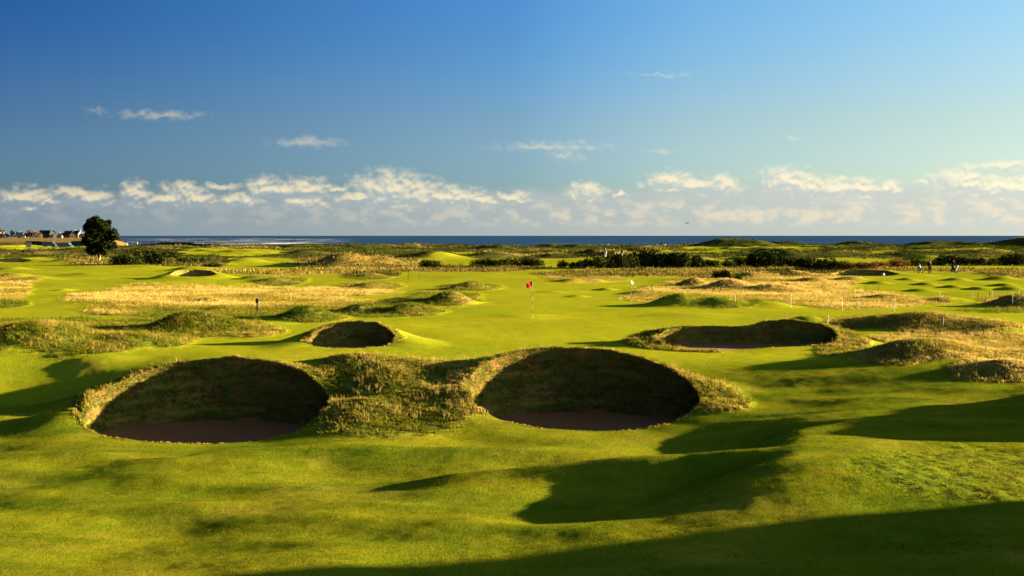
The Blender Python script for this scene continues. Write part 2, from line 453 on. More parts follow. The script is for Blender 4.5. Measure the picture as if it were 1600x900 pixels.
def masks(x, y):
    x = np.asarray(x, float); y = np.asarray(y, float)
    PX, PY = proj(x, y, bz(y))
    n = fbm(x * .22, y * .16, 40, 4)
    n2 = fbm(x * 1.1, y * .9, 41, 3)
    rough = np.zeros_like(x); gold = np.zeros_like(x) + .3
    wsum = np.zeros_like(x) + 1e-3; gs = wsum * .3
    for (cx, cy, rx, ry, r, g) in ZONES:
        d = np.hypot((PX - cx) / rx, (PY - cy) / ry)
        m = ss(1.08 + .30 * n + .10 * n2 - d, -.16, .30)
        rough = np.maximum(rough, m * r)
        wsum += m; gs += m * g
    # far dunes
    vf = ss(-PY, -409, -402)
    fr = np.zeros_like(x)
    for (cx, cy, rx, ry) in FAIR_FAR:
        d = np.hypot((PX - cx) / rx, (PY - cy) / ry)
        fr = np.maximum(fr, ss(1.05 + .35 * n - d, -.1, .2))
    n3 = fbm(x * .03, y * .02, 77, 4)
    n4 = fbm(x * .10, y * .05, 78, 4)
    mf = vf * np.clip(1.25 + .8 * n3, 0, 1) * (1 - fr)
    rough = np.maximum(rough * (1 - fr * vf), mf)
    wsum += vf * 1.0; gs += vf * np.clip(.26 + .9 * n3 + .9 * n4, 0, 1)
    # round the near bunkers (plan distances)
    rd = rimdist(x, y)
    near = (y < 62)
    bkf = np.zeros_like(x) + 1.0
    for b_ in BK[:4]:
        th_, rho_ = b_.polar(x, y)
        bkf = np.where(rho_ < 1.6, ss(np.sin(th_), -.75, .25), bkf)
    ring = (1 - ss(rd, -.05 + .30 * bkf, .0 + .55 * bkf)) * near * ss(bkf, 0, .1)
    a, b = BK[0], BK[1]
    back = ss(y - a.cy, -1.5, 1.5)
    m = (1 - ss(np.hypot((x + 3.2) / 3.2, (y - 38.3) / 5.0) + .25 * n + .1 * n2, .72, 1.16))
    m = np.maximum(m, (1 - ss(np.where((x > b.cx) & (x < 8.6), rd, 9), 1.1, 1.7)) * ss(y, 35.2, 36.2))
    m = np.maximum(m, (1 - ss(rd + .5 * n, .4, 1.0)) * ss(y, 37, 38.5) * (y < 45))
    m = np.maximum(m, ring)
    g = .42 + .40 * n
    rough = np.maximum(rough, m); wsum += m * 3; gs += m * 3 * np.clip(g, 0, 1)
    gold = gs / wsum + .30 * fbm(x * .13, y * .09, 99, 4) * (y > 60)
    beach = ss(y, 860, 900)
    return np.clip(rough, 0, 1), np.clip(gold, 0, 1), beach

# ---------------------------------------------------------------- materials
def mat(name):
    m = bpy.data.materials.new(name)
    m.use_nodes = True
    return m, NT(m.node_tree)
def finish(t, col, rough=.9, bump=None, spec=.2, trans=0.0, bs=1.0, bd=.05, sheen=0, metal=0):
    b = t.n('ShaderNodeBsdfPrincipled')
    t.put(b.inputs['Base Color'], col)
    t.put(b.inputs['Roughness'], rough)
    b.inputs['Specular IOR Level'].default_value = spec
    b.inputs['Metallic'].default_value = metal
    if sheen:
        b.inputs['Sheen Weight'].default_value = sheen
    if bump is not None:
        bn = t.n('ShaderNodeBump')
        bn.inputs['Strength'].default_value = bs
        t.put(bn.inputs['Distance'], bd)
        t.put(bn.inputs['Height'], bump)
        t.put(b.inputs['Normal'], bn.outputs[0])
    o = t.n('ShaderNodeOutputMaterial')
    last = b.outputs[0]
    if trans:
        tr = t.n('ShaderNodeBsdfTranslucent')
        t.put(tr.inputs[0], col)
        mx = t.n('ShaderNodeMixShader')
        mx.inputs[0].default_value = trans
        t.nt.links.new(last, mx.inputs[1])
        t.nt.links.new(tr.outputs[0], mx.inputs[2])
        last = mx.outputs[0]
    t.nt.links.new(last, o.inputs[0])
def plain(name, col, rough=.7, var=.25, scale=6.0, spec=.03, metal=0, trans=0):
    m, t = mat(name)
    n = t.noise(t.obj(), scale, 4)
    c = t.mix(n, tuple(v * (1 - var) for v in col), tuple(min(1, v * (1 + var)) for v in col))
    finish(t, c, rough, n, spec, trans, .3, .02, metal=metal)
    return m

def ground_material():
    m, t = mat('links_turf')
    P = t.obj()
    rough, gold, beach = t.attr('rough'), t.attr('gold'), t.attr('beach')
    big = t.noise(P, .11, 5, .6)
    mid = t.noise(t.scale(P, (.8, 1.2, 1)), .9, 5, .65)
    fine = t.noise(t.scale(P, (1, .6, 1)), 14, 4, .7)
    vfine = t.noise(P, 55, 3, .7)
    # mown turf
    f = t.rng(t.m('ADD', t.m('MULTIPLY', big, .5), t.m('MULTIPLY', mid, .5)), .36, .64)
    fw = t.mix(f, (.085, .118, .004), (.190, .170, .004))
    fw = t.mix(t.rng(fine, .35, .75), fw, (.125, .128, .006), 'MIX')
    fw = t.mix(t.m('MULTIPLY', t.rng(vfine, .50, .75), .55), fw, (.045, .075, .006))
    sy = t.n('ShaderNodeSeparateXYZ'); t.put(sy.inputs[0], P)
    lawn = t.rng(sy.outputs[1], 40, 49, 0, 1, True)      # finer, paler turf on and behind the green
    patch = t.noise(t.scale(P, (.5, 1.7, 1)), .38, 6, .66)
    near = t.mix(t.rng(patch, .38, .62), (.022, .044, .002), (.088, .084, .004))
    near = t.mix(t.m('MULTIPLY', t.rng(fine, .40, .70), .5), near, (.050, .068, .005))
    fw = t.mix(t.m('MULTIPLY', t.m('SUBTRACT', 1.0, lawn), .72), fw, near)
    brown = t.noise(t.scale(P, (.5, .9, 1)), .55, 6, .7)
    fw = t.mix(t.m('MULTIPLY', t.rng(brown, .54, .74), .45), fw, (.20, .13, .022))
    # small worm casts and scuffs
    sp = t.n('ShaderNodeTexVoronoi')
    t.put(sp.inputs['Vector'], t.scale(P, (1, .7, 1)))
    sp.inputs['Scale'].default_value = 2.6
    dots = t.m('MULTIPLY', t.rng(sp.outputs['Distance'], .045, .075, 1, 0), t.rng(mid, .5, .56))
    fw = t.mix(t.m('MULTIPLY', dots, .8), fw, (.025, .030, .010))
    # rough
    r1 = t.noise(t.scale(P, (1, .55, 1)), 3.2, 6, .72)
    r2 = t.noise(t.scale(P, (1, .5, 1)), 11, 5, .7)
    green = t.mix(t.rng(r1, .35, .65), (.022, .038, .004), (.070, .082, .010))
    straw = t.mix(t.rng(r2, .32, .66), (.070, .042, .008), (.22, .148, .032))
    gm = t.rng(t.m('ADD', gold, t.m('MULTIPLY', t.m('SUBTRACT', r1, .5), 1.6)), .30, .62)
    rc = t.mix(gm, green, straw)
    rc = t.mix(t.m('MULTIPLY', t.rng(t.noise(P, 1.6, 6, .75), .56, .7), .7), rc, (.060, .040, .018))
    spy = t.n('ShaderNodeSeparateXYZ'); t.put(spy.inputs[0], P)
    heath = t.m('MULTIPLY', t.rng(t.noise(t.scale(P, (.6, 1, 1)), .06, 6, .65), .30, .52), t.rng(spy.outputs[1], 160, 220))
    rc = t.mix(t.m('MULTIPLY', heath, .85), rc, (.020, .022, .006))   # heather and dark scrub on the outer dunes
    base = t.mix(t.rng(t.m('ADD', rough, t.m('MULTIPLY', t.m('SUBTRACT', r1, .5), .7)), .35, .60), fw, rc)
    sandc = t.mix(r1, (.075, .046, .014), (.13, .085, .03))
    base = t.mix(beach, base, sandc)
    h = t.m('ADD', t.m('MULTIPLY', vfine, .35), t.m('MULTIPLY', fine, .65))
    hr = t.m('ADD', t.m('MULTIPLY', r1, 1.6), t.m('MULTIPLY', r2, .8))
    hb = t.m('ADD', t.m('MULTIPLY', h, .30), t.m('MULTIPLY', t.m('MULTIPLY', hr, rough), 1.0))
    finish(t, base, .95, hb, 0.0, 0, 1.0, .11, sheen=.0)
    return m
GROUND = ground_material()

def wall_material():
    m, t = mat('revetted_turf')
    P = t.obj()
    layer = t.noise(t.scale(P, (.8, .8, 3.2)), 1.6, 7, .7)
    c = t.noise(P, 2.2, 6, .7)
    f = t.noise(P, 22, 4, .7)
    col = t.mix(t.rng(c, .40, .60), (.22, .105, .034), (.10, .125, .016))
    col = t.mix(t.m('MULTIPLY', t.rng(f, .5, .7), .6), col, (.21, .13, .036))
    col = t.mix(t.m('MULTIPLY', t.rng(layer, .46, .66), .75), col, (.045, .032, .012))
    h = t.m('ADD', t.m('MULTIPLY', layer, .8), t.m('ADD', t.m('MULTIPLY', c, 1.0), t.m('MULTIPLY', f, .8)))
    finish(t, col, .95, h, 0.0, 0, 1.0, .16)
    return m
WALL = wall_material()
def sand_material():
    m, t = mat('bunker_sand')
    P = t.obj()
    n = t.noise(P, 3, 6, .7)
    w = t.n('ShaderNodeTexWave')
    t.put(w.inputs['Vector'], P)
    w.inputs['Scale'].default_value = 3.5
    w.inputs['Distortion'].default_value = 5
    w.inputs['Detail'].default_value = 2
    col = t.mix(n, (.085, .030, .011), (.13, .050, .019))
    finish(t, col, .95, t.m('ADD', t.m('MULTIPLY', w.outputs['Fac'], .15), n), .1, 0, .8, .04)
    return m
SAND = sand_material()

def blade_material(name, cols, trans=.35):
    m, t = mat(name)
    a = t.attr('tint')
    cr = t.n('ShaderNodeValToRGB')
    e = cr.color_ramp.elements
    while len(e) < len(cols):
        e.new(.5)
    for i, c in enumerate(cols):
        e[i].position = i / (len(cols) - 1)
        e[i].color = (*c, 1)
    t.put(cr.inputs[0], a)
    finish(t, cr.outputs[0], .9, None, 0.0, trans)
    return m
ROUGHG = blade_material('rough_grass', [(.014, .026, .002), (.032, .048, .003), (.066, .074, .004), (.105, .088, .010), (.190, .135, .024), (.30, .225, .062)])
DUNEG = blade_material('dune_grass', [(.008, .011, .002), (.018, .022, .003), (.036, .036, .006), (.085, .066, .012), (.19, .140, .030), (.30, .225, .062)], .2)
GORSE = blade_material('gorse_leaf', [(.004, .006, .0015), (.010, .015, .003), (.026, .030, .005), (.060, .052, .010)], .05)
PINE = blade_material('pine_leaf', [(.002, .004, .001), (.005, .009, .002), (.011, .016, .003), (.026, .028, .005)], .08)
RUST = blade_material('rust_leaf', [(.03, .014, .005), (.05, .022, .008), (.10, .040, .012), (.14, .07, .022)], .2)
BARE = blade_material('bare_twig', [(.035, .024, .016), (.06, .04, .026), (.09, .065, .04)], .1)
BARK = plain('bark', (.16, .10, .06), .9, .4, 3)
WHITE = plain('white_paint', (.42, .42, .40), .5, .04)
GREYPOLE = plain('pole_paint', (.22, .22, .20), .5, .04)
BLACK = plain('black_paint', (.005, .005, .006), .5, .3)
RED = plain('red_cloth', (.30, .006, .006), .7, .12, trans=.3)
CREAM = plain('pale_cloth', (.40, .38, .26), .7, .08, trans=.3)

# ---------------------------------------------------------------- mesh helpers
def tag(o, label=None, cat=None, group=None, kind=None):
    if label: o['label'] = label
    if cat: o['category'] = cat
    if group: o['group'] = group
    if kind: o['kind'] = kind
    return o
def meshobj(name, co, faces, material, parent=None, smooth=False, attrs=None):
    """co (n,3); faces list of arrays (m,k)"""
    me = bpy.data.meshes.new(name)
    co = np.asarray(co, np.float32)
    me.vertices.add(len(co))
    me.vertices.foreach_set('co', co.ravel())
    if not isinstance(faces, list):
        faces = [faces]
    faces = [np.asarray(f, np.int32) for f in faces if len(f)]
    tot = np.concatenate([np.full(len(f), f.shape[1], np.int32) for f in faces])
    idx = np.concatenate([f.ravel() for f in faces])
    me.loops.add(len(idx))
    me.loops.foreach_set('vertex_index', idx)
    me.polygons.add(len(tot))
    st = np.zeros(len(tot), np.int32)
    st[1:] = np.cumsum(tot)[:-1]
    me.polygons.foreach_set('loop_start', st)
    me.polygons.foreach_set('loop_total', tot)
    me.polygons.foreach_set('use_smooth', np.full(len(tot), smooth))
    for k, v in (attrs or {}).items():
        a = me.attributes.new(k, 'FLOAT', 'POINT')
        a.data.foreach_set('value', np.asarray(v, np.float32))
    me.update(calc_edges=True)
    me.materials.append(material)
    o = bpy.data.objects.new(name, me)
    C.objects.link(o)
    if parent:
        o.parent = parent
    return o
def empty(name, loc, rz=0):
    o = bpy.data.objects.new(name, None)
    C.objects.link(o)
    o.location = loc
    o.rotation_euler = (0, 0, rz)
    o.empty_display_size = .2
    return o
class MB:
    def __init__(s): s.bm = bmesh.new()
    def box(s, c, size, rz=0, bevel=0):
        r = bmesh.ops.create_cube(s.bm, size=1)
        bmesh.ops.scale(s.bm, vec=size, verts=r['verts'])
        if rz: bmesh.ops.rotate(s.bm, cent=(0, 0, 0), matrix=Matrix.Rotation(rz, 3, 'Z'), verts=r['verts'])
        bmesh.ops.translate(s.bm, vec=c, verts=r['verts'])
        return s
    def tube(s, pts, rad, seg=8, cap=True):
        pts = [Vector(p) for p in pts]
        if not isinstance(rad, (list, tuple)): rad = [rad] * len(pts)
        rings = []
        for i, p in enumerate(pts):
            d = (pts[min(i + 1, len(pts) - 1)] - pts[max(i - 1, 0)]).normalized()
            q = d.to_track_quat('Z', 'Y')
            rings.append([s.bm.verts.new(p + q @ Vector((rad[i] * math.cos(a), rad[i] * math.sin(a), 0))) for a in [2 * math.pi * k / seg for k in range(seg)]])
        for a, b in zip(rings, rings[1:]):
            for k in range(seg):
                s.bm.faces.new((a[k], a[(k + 1) % seg], b[(k + 1) % seg], b[k]))
        if cap:
            s.bm.faces.new(rings[0][::-1]); s.bm.faces.new(rings[-1])
        return s
    def poly(s, pts):
        s.bm.faces.new([s.bm.verts.new(p) for p in pts]); return s
    def ball(s, c, r, sub=2, sc=(1, 1, 1)):
        q = bmesh.ops.create_icosphere(s.bm, subdivisions=sub, radius=r)
        bmesh.ops.scale(s.bm, vec=sc, verts=q['verts'])
        bmesh.ops.translate(s.bm, vec=c, verts=q['verts'])
        return s
    def build(s, name, material, parent=None, smooth=False):
        me = bpy.data.meshes.new(name)
        bmesh.ops.recalc_face_normals(s.bm, faces=s.bm.faces)
        s.bm.to_mesh(me); s.bm.free()
        me.materials.append(material)
        if smooth:
            me.polygons.foreach_set('use_smooth', [True] * len(me.polygons))
        o = bpy.data.objects.new(name, me)
        C.objects.link(o)
        if parent: o.parent = parent
        return o
def copy_tree(o, parent=None):
    c = o.copy(); C.objects.link(c)
    if parent: c.parent = parent
    for ch in [k for k in bpy.data.objects if k.parent == o]:
        copy_tree(ch, c)
    return c

# ---------------------------------------------------------------- ground sheet
def build_ground():
    ys = [-18.0]
    while ys[-1] < 12: ys.append(ys[-1] + .5)
    while ys[-1] < 120: ys.append(ys[-1] * 1.0028)
    while ys[-1] < 1500: ys.append(ys[-1] * 1.0045)
    ys = np.array(ys)
    du = .0014
    core = np.arange(-.43, .43 + du / 2, du)
    ext = []
    u = .43; st = du
    while u < 1.5:
        st *= 1.06; st = min(st, .03); u += st; ext.append(u)
    us = np.r_[-np.array(ext[::-1]), core, np.array(ext)]
    Y, U = np.meshgrid(ys, us, indexing='ij')
    X = U * (14 + np.maximum(Y, 0))
    ny, nx = X.shape
    x, y = X.ravel().copy(), Y.ravel().copy()
    idx = np.arange(ny * nx).reshape(ny, nx)
    q = np.stack([idx[:-1, :-1], idx[:-1, 1:], idx[1:, 1:], idx[1:, :-1]], -1).reshape(-1, 4)
    keep = np.ones(len(q), bool)
    for b in BK:
        th, rho = b.polar(x, y)
        ins = rho < 1.0
        if not ins.any(): continue
        fi = ins[q]
        allin, anyin = fi.all(1), fi.any(1)
        edge = anyin & ~allin
        vs_ = np.unique(q[edge].ravel())
        vs_ = vs_[ins[vs_]]
        rr = b.R(th[vs_])
        x[vs_] = b.cx + b.rx * rr * np.cos(th[vs_])
        y[vs_] = b.cy + b.ry * rr * np.sin(th[vs_])
        keep &= ~allin
    q = q[keep]
    z = height(x, y)
    used = np.zeros(len(x), bool); used[q.ravel()] = True
    remap = np.cumsum(used) - 1
    x, y, z = x[used], y[used], z[used]
    q = remap[q]
    ro, go, be = masks(x, y)
    # tussocky surface where the grass is long
    z = z + ro * (1 - ss(y, 70, 120)) * .06 * np.clip(fbm(x * 3.1, y * 3.1, 61, 3), -1, 1) * ss(rimdist(x, y), 0, .3)
    o = meshobj('ground', np.stack([x, y, z], 1), q, GROUND, smooth=True, attrs={'rough': ro, 'gold': go, 'beach': be})
    tag(o, kind='structure')
    return o
build_ground()

# ---------------------------------------------------------------- sea
def sea_material():
    m, t = mat('sea_water')
    P = t.obj()
    sp = t.n('ShaderNodeSeparateXYZ'); t.put(sp.inputs[0], P)
    n = t.noise(t.scale(P, (.012, .05, 1)), 1, 6, .65)
    big = t.noise(t.scale(P, (.0012, .004, 1)), 1, 4, .6)
    ratio = t.m('DIVIDE', sp.outputs[0], t.m('MAXIMUM', sp.outputs[1], 1))
    col = t.mix(t.rng(n, .35, .65), (.006, .020, .052), (.014, .038, .085))
    foam = t.noise(t.scale(P, (.010, .022, 1)), 1, 6, .6)
    # surf breaking over the shallow reef to the left
    reg = t.m('MULTIPLY', t.rng(ratio, -.33, -.27, 0, 1, True), t.rng(ratio, -.17, -.12, 1, 0, True))
    rr = t.m('MULTIPLY', t.rng(sp.outputs[1], 900, 1100, 0, 1, True), t.rng(sp.outputs[1], 2600, 4200, 1, 0, True))
    fm = t.m('MULTIPLY', t.m('MULTIPLY', t.rng(foam, .57, .64), reg), rr)
    fm2 = t.m('MULTIPLY', t.rng(foam, .66, .69), .15)
    col = t.mix(t.m('MAXIMUM', fm, fm2), col, (.62, .63, .62))
    b = t.n('ShaderNodeBsdfPrincipled')
    t.put(b.inputs['Base Color'], col)
    b.inputs['Roughness'].default_value = .55
    b.inputs['Specular IOR Level'].default_value = 0
    bn = t.n('ShaderNodeBump'); bn.inputs['Distance'].default_value = .6
    t.put(bn.inputs['Height'], n)
    t.put(b.inputs['Normal'], bn.outputs[0])
    o = t.n('ShaderNodeOutputMaterial')
    t.nt.links.new(b.outputs[0], o.inputs[0])
    return m
SEA_Z = -3.2
def build_sea():
    ys = np.geomspace(300, 45000, 120)
    us = np.linspace(-1.6, 1.6, 60)
    Y, U = np.meshgrid(ys, us, indexing='ij')
    X = U * Y
    Z = np.full_like(X, SEA_Z)
    idx = np.arange(X.size).reshape(X.shape)
    q = np.stack([idx[:-1, :-1], idx[:-1, 1:], idx[1:, 1:], idx[1:, :-1]], -1).reshape(-1, 4)
    o = meshobj('sea', np.stack([X.ravel(), Y.ravel(), Z.ravel()], 1), q, sea_material(), smooth=True)
    tag(o, kind='structure')
build_sea()

# ---------------------------------------------------------------- bunkers
BLAB = [
 ('large round pot bunker at left with a shaded brown turf wall', 'left'),
 ('large round pot bunker in the middle with a sunlit left lip', 'mid'),
 ('small round bunker at the left edge of the green', 's'),
 ('wide kidney shaped bunker with two lobes at the right of the green', 'k'),
 ('far small bunker below the scrub on the left fairway', 'f'),
 ('far wide dark bunker in front of the rust coloured bushes', 'f'),
 ('farthest shallow bunker at the left edge below the headland', 'f')]
def build_bunker(b, label):
    NTH, NL = 320, 30
    th = np.linspace(-math.pi, math.pi, NTH, endpoint=False)
    rr = b.R(th)
    rz = b.rimz(th)
    # sand level
    fpy, pad, _ = b.floor
    yb = b.cy + b.ry * .80
    zf = float(atd(800, fpy, yb)[2])
    base = zf
    root = empty('sand_bunker', (b.cx, b.cy, base))
    tag(root, label, 'bunker', 'pot bunkers cut into the turf')
    nearw = ss(-np.sin(th), -.2, .9)
    batt = b.batter * (1 + .2 * fbm(np.cos(th) * 2 + 9, np.sin(th) * 2, 5, 3))
    co = []
    rows = []
    hwall = np.maximum(rz - zf, .15)
    rad = np.hypot(b.rx * rr * np.cos(th), b.ry * rr * np.sin(th))
    for j in range(NL + 1):
        t_ = j / NL
        inset = batt * np.minimum(1, hwall / 1.6) * (t_ ** 1.5)
        lip = -.012 if j == 0 else 0
        f = 1 - (inset + lip) / rad
        x = b.rx * rr * np.cos(th) * f
        y = b.ry * rr * np.sin(th) * f
        z = rz - zf - t_ * (hwall + .12)
        if 0 < j < NL:
            s_ = .05 * fbm(th * 9 + 50, np.full_like(th, 0) + z * 7, 9, 4) * min(1, j / 3)
            x = x - np.cos(th) * s_; y = y - np.sin(th) * s_
        if j == 0: z = z - .004
        co.append(np.stack([x, y, z], 1))
    n = NTH
    q = []
    for j in range(NL):
        a = np.arange(n) + j * n
        c = np.roll(np.arange(n), -1) + j * n
        q.append(np.stack([a, c, c + n, a + n], 1))
    meshobj('turf_wall', np.concatenate(co), np.concatenate(q), WALL, root, smooth=True)
    # sand, dished, rising a little to the walls
    M = 14
    sc = []
    last = co[-1]
    for k in range(M + 1):
        f = 1.04 - k / M if k < M else 0
        x, y = last[:, 0] * f, last[:, 1] * f
        z = -.10 * pad * (1 - (f if f > 0 else 0) ** 2) * 1.6 + .02 * fbm(x * 2 + 7, y * 2, 15, 3)
        sc.append(np.stack([x, y, np.broadcast_to(z, x.shape)], 1))
    q = []
    for j in range(M):
        a = np.arange(n) + j * n
        c = np.roll(np.arange(n), -1) + j * n
        q.append(np.stack([a, c, c + n, a + n], 1))
    meshobj('sand_floor', np.concatenate(sc), np.concatenate(q), SAND, root, smooth=True)
    return root
ROOTS = [build_bunker(b, lab) for b, (lab, _) in zip(BK, BLAB)]

# ---------------------------------------------------------------- grass
def blades(name, x, y, z, hgt, wid, k, tint, material, lean=.35, spread=.05, label=None, parent=None, seg=2, bias=(0, 0)):
    n = len(x)
    X = np.repeat(x, k); Y = np.repeat(y, k); Z = np.repeat(z, k)
    Hh = np.repeat(hgt, k) * rng.uniform(.5, 1.15, n * k)
    W = np.repeat(wid, k) if np.ndim(wid) else np.full(n * k, wid)
    sp_ = np.repeat(spread * np.ones(n), k)
    a = rng.uniform(0, 2 * np.pi, n * k)
    r = sp_ * np.sqrt(rng.uniform(0, 1, n * k))
    X = X + r * np.cos(a); Y = Y + r * np.sin(a)
    b = rng.uniform(0, 2 * np.pi, n * k)
    L = np.abs(rng.normal(0, lean, n * k)) * Hh
    la = a + rng.normal(0, .8, n * k)
    tx, ty = np.cos(la) * L + bias[0] * Hh, np.sin(la) * L + bias[1] * Hh
    dx, dy = np.cos(b) * W / 2, np.sin(b) * W / 2
    T = np.clip(np.repeat(tint, k) + rng.normal(0, .09, n * k), 0, 1)
    if seg == 1:
        co = np.stack([np.stack([X - dx, Y - dy, Z - .01], 1), np.stack([X + dx, Y + dy, Z - .01], 1), np.stack([X + tx, Y + ty, Z + Hh], 1)], 1).reshape(-1, 3)
        f = np.arange(n * k * 3).reshape(-1, 3)
        fs = [f]; T = np.repeat(T, 3)
    else:
        co = np.stack([np.stack([X - dx, Y - dy, Z - .01], 1), np.stack([X + dx, Y + dy, Z - .01], 1),
                       np.stack([X + dx * .8 + tx * .35, Y + dy * .8 + ty * .35, Z + Hh * .6], 1), np.stack([X - dx * .8 + tx * .35, Y - dy * .8 + ty * .35, Z + Hh * .6], 1),
                       np.stack([X + tx, Y + ty, Z + Hh * .95], 1)], 1).reshape(-1, 3)
        i = np.arange(n * k) * 5
        fs = [np.stack([i, i + 1, i + 2, i + 3], 1), np.stack([i + 3, i + 2, i + 4], 1)]
        T = np.repeat(T, 5)
    o = meshobj(name, co, fs, material, parent, attrs={'tint': T})
    return o

def sample(n, y0, y1, pw=1.0, umax=.46):
    """points on the ground, thinner with distance"""
    t = rng.uniform(0, 1, n)
    if pw == 1: y = y0 * (y1 / y0) ** t
    else:
        e = 1 - pw
        y = (y0 ** e + t * (y1 ** e - y0 ** e)) ** (1 / e)
    u = rng.uniform(-umax, umax, n)
    return u * (y + 3), y

def near_rough():
    x, y = sample(260000, 21, 66, 0)
    ro, go, _ = masks(x, y)
    rd = rimdist(x, y)
    n = fbm(x * 1.7, y * 1.7, 90, 3)
    kp = (rng.uniform(0, 1, len(x)) < np.clip(ro - .25, 0, 1) * (.45 + .9 * np.clip(n + .3, 0, 1))) & (rd > .03)
    x, y, ro, go, rd, n = x[kp], y[kp], ro[kp], go[kp], rd[kp], n[kp]
    z = height(x, y)
    h = .05 + .07 * rng.uniform(0, 1, len(x)) * (.6 + n.clip(0, 1)) + .07 * ss(y, 44, 54)
    h = h * np.where((rd < .7) & (y > 48), .45, 1) * np.where(y < 31, .35, 1)
    go = go - .35 * (y < 31)
    t = np.clip(.38 + .50 * go + .30 * n + .30 * fbm(x * .5, y * .5, 95, 3) + rng.normal(0, .06, len(x)), 0, 1)
    o = blades('rough_grass', x, y, z, h, .016, 9, t, ROUGHG, .8, .09, bias=(-.15, 0))
    tag(o, 'tussocky rough grass round the near bunkers', 'grass', kind='stuff')
near_rough()
def seed_stalks():
    x, y = sample(60000, 34, 66, 0)
    ro, go, _ = masks(x, y)
    n = fbm(x * .9, y * .9, 121, 3)
    kp = (rng.uniform(0, 1, len(x)) < np.clip(ro - .4, 0, 1) * np.clip(n * 1.6 + .12, 0, 1)) & (rimdist(x, y) > .03)
    x, y = x[kp], y[kp]
    h = rng.uniform(.12, .30, len(x))
    o = blades('seed_stalks', x, y, height(x, y), h, .007, 4, np.full(len(x), .88), ROUGHG, .35, .05, bias=(-.12, 0))
    tag(o, 'tall pale seed stalks standing out of the near rough', 'grass', kind='stuff')
seed_stalks()

def turf_blade_material():
    m, t = mat('mown_blade')
    P = t.obj()
    patch = t.noise(t.scale(P, (.5, 1.7, 1)), .38, 6, .66)
    c = t.mix(t.rng(patch, .38, .62), (.020, .040, .002), (.078, .072, .004))
    c = t.mix(t.attr('tint'), t.v('MULTIPLY', c, (.45, .5, .5)), t.v('MULTIPLY', c, (1.5, 1.35, 1.2)))
    finish(t, c, .9, None, 0, .3)
    return m
def mown_turf():
    x, y = sample(300000, 17, 44, .5)
    ro, go, _ = masks(x, y)
    n = fbm(x * 1.3, y * 1.3, 97, 4)
    kp = (ro < .3) & (rimdist(x, y) > .02) & (rng.uniform(0, 1, len(x)) < .55 + .6 * n)
    x, y, n = x[kp], y[kp], n[kp]
    z = height(x, y)
    h = rng.uniform(.010, .030, len(x)) * (1 + .6 * n)
    o = blades('mown_grass', x, y, z, h, .007, 3, np.clip(.5 + .5 * n, 0, 1), turf_blade_material(), .8, .035, seg=1)
    tag(o, 'short mown turf of the near fairway', 'grass', kind='stuff')
mown_turf()

def wall_grass():
    W = blade_material('turf_wall_grass', [(.03, .016, .004), (.05, .045, .008), (.07, .09, .012), (.16, .12, .025), (.26, .18, .05)], .25)
    for b, root in zip(BK[:4], ROOTS[:4]):
        big = b.rx > 3.5 and b.cy < 45
        n = 30000 if big else 9000
        th = rng.uniform(-.35, math.pi + .35, n)
        zf = root.location.z
        rz = b.rimz(th)
        hw = np.maximum(rz - zf, .15)
        t_ = rng.uniform(0, .97, n)
        row = np.floor(t_ * 11 + .8 * fbm(th * 3, th * 0 + 3, 8, 2)) / 11
        inset = b.batter * np.minimum(1, hw / 1.6) * t_ ** 1.5
        rad = np.hypot(b.rx * b.R(th) * np.cos(th), b.ry * b.R(th) * np.sin(th))
        f = 1 - inset / rad
        x = b.rx * b.R(th) * np.cos(th) * f; y = b.ry * b.R(th) * np.sin(th) * f
        z = rz - zf - t_ * (hw + .12)
        n1 = fbm(th * 4, t_ * 4, 66, 4) + .4 * np.sin(row * 40)
        kp = rng.uniform(0, 1, n) < .55 + .7 * n1
        x, y, z, th, n1 = x[kp], y[kp], z[kp], th[kp], n1[kp]
        m = len(x)
        k = 4
        X = np.repeat(np.stack([x, y, z], 1), k, 0) + rng.normal(0, .02, (m * k, 3))
        inn = np.stack([-np.cos(np.repeat(th, k)), -np.sin(np.repeat(th, k)), np.zeros(m * k)], 1)
        d = inn * rng.uniform(.3, 1, (m * k, 1)) + np.array([0, 0, -.35]) + rng.normal(0, .35, (m * k, 3))
        d /= np.linalg.norm(d, axis=1)[:, None]
        L = rng.uniform(.03, .10, (m * k, 1)) * (1 if big else .8)
        sd_ = np.cross(d, np.array([0, 0, 1.0])); sd_ /= np.linalg.norm(sd_, axis=1)[:, None] + 1e-6
        co = np.stack([X - sd_ * .009, X + sd_ * .009, X + d * L], 1).reshape(-1, 3)
        T = np.clip(.38 + .45 * np.repeat(n1, k) + rng.normal(0, .15, m * k), 0, 1)
        o = meshobj('hanging_grass', co, np.arange(3 * m * k).reshape(-1, 3), W, root, attrs={'tint': np.repeat(T, 3)})
        o['kind'] = 'stuff'
wall_grass()

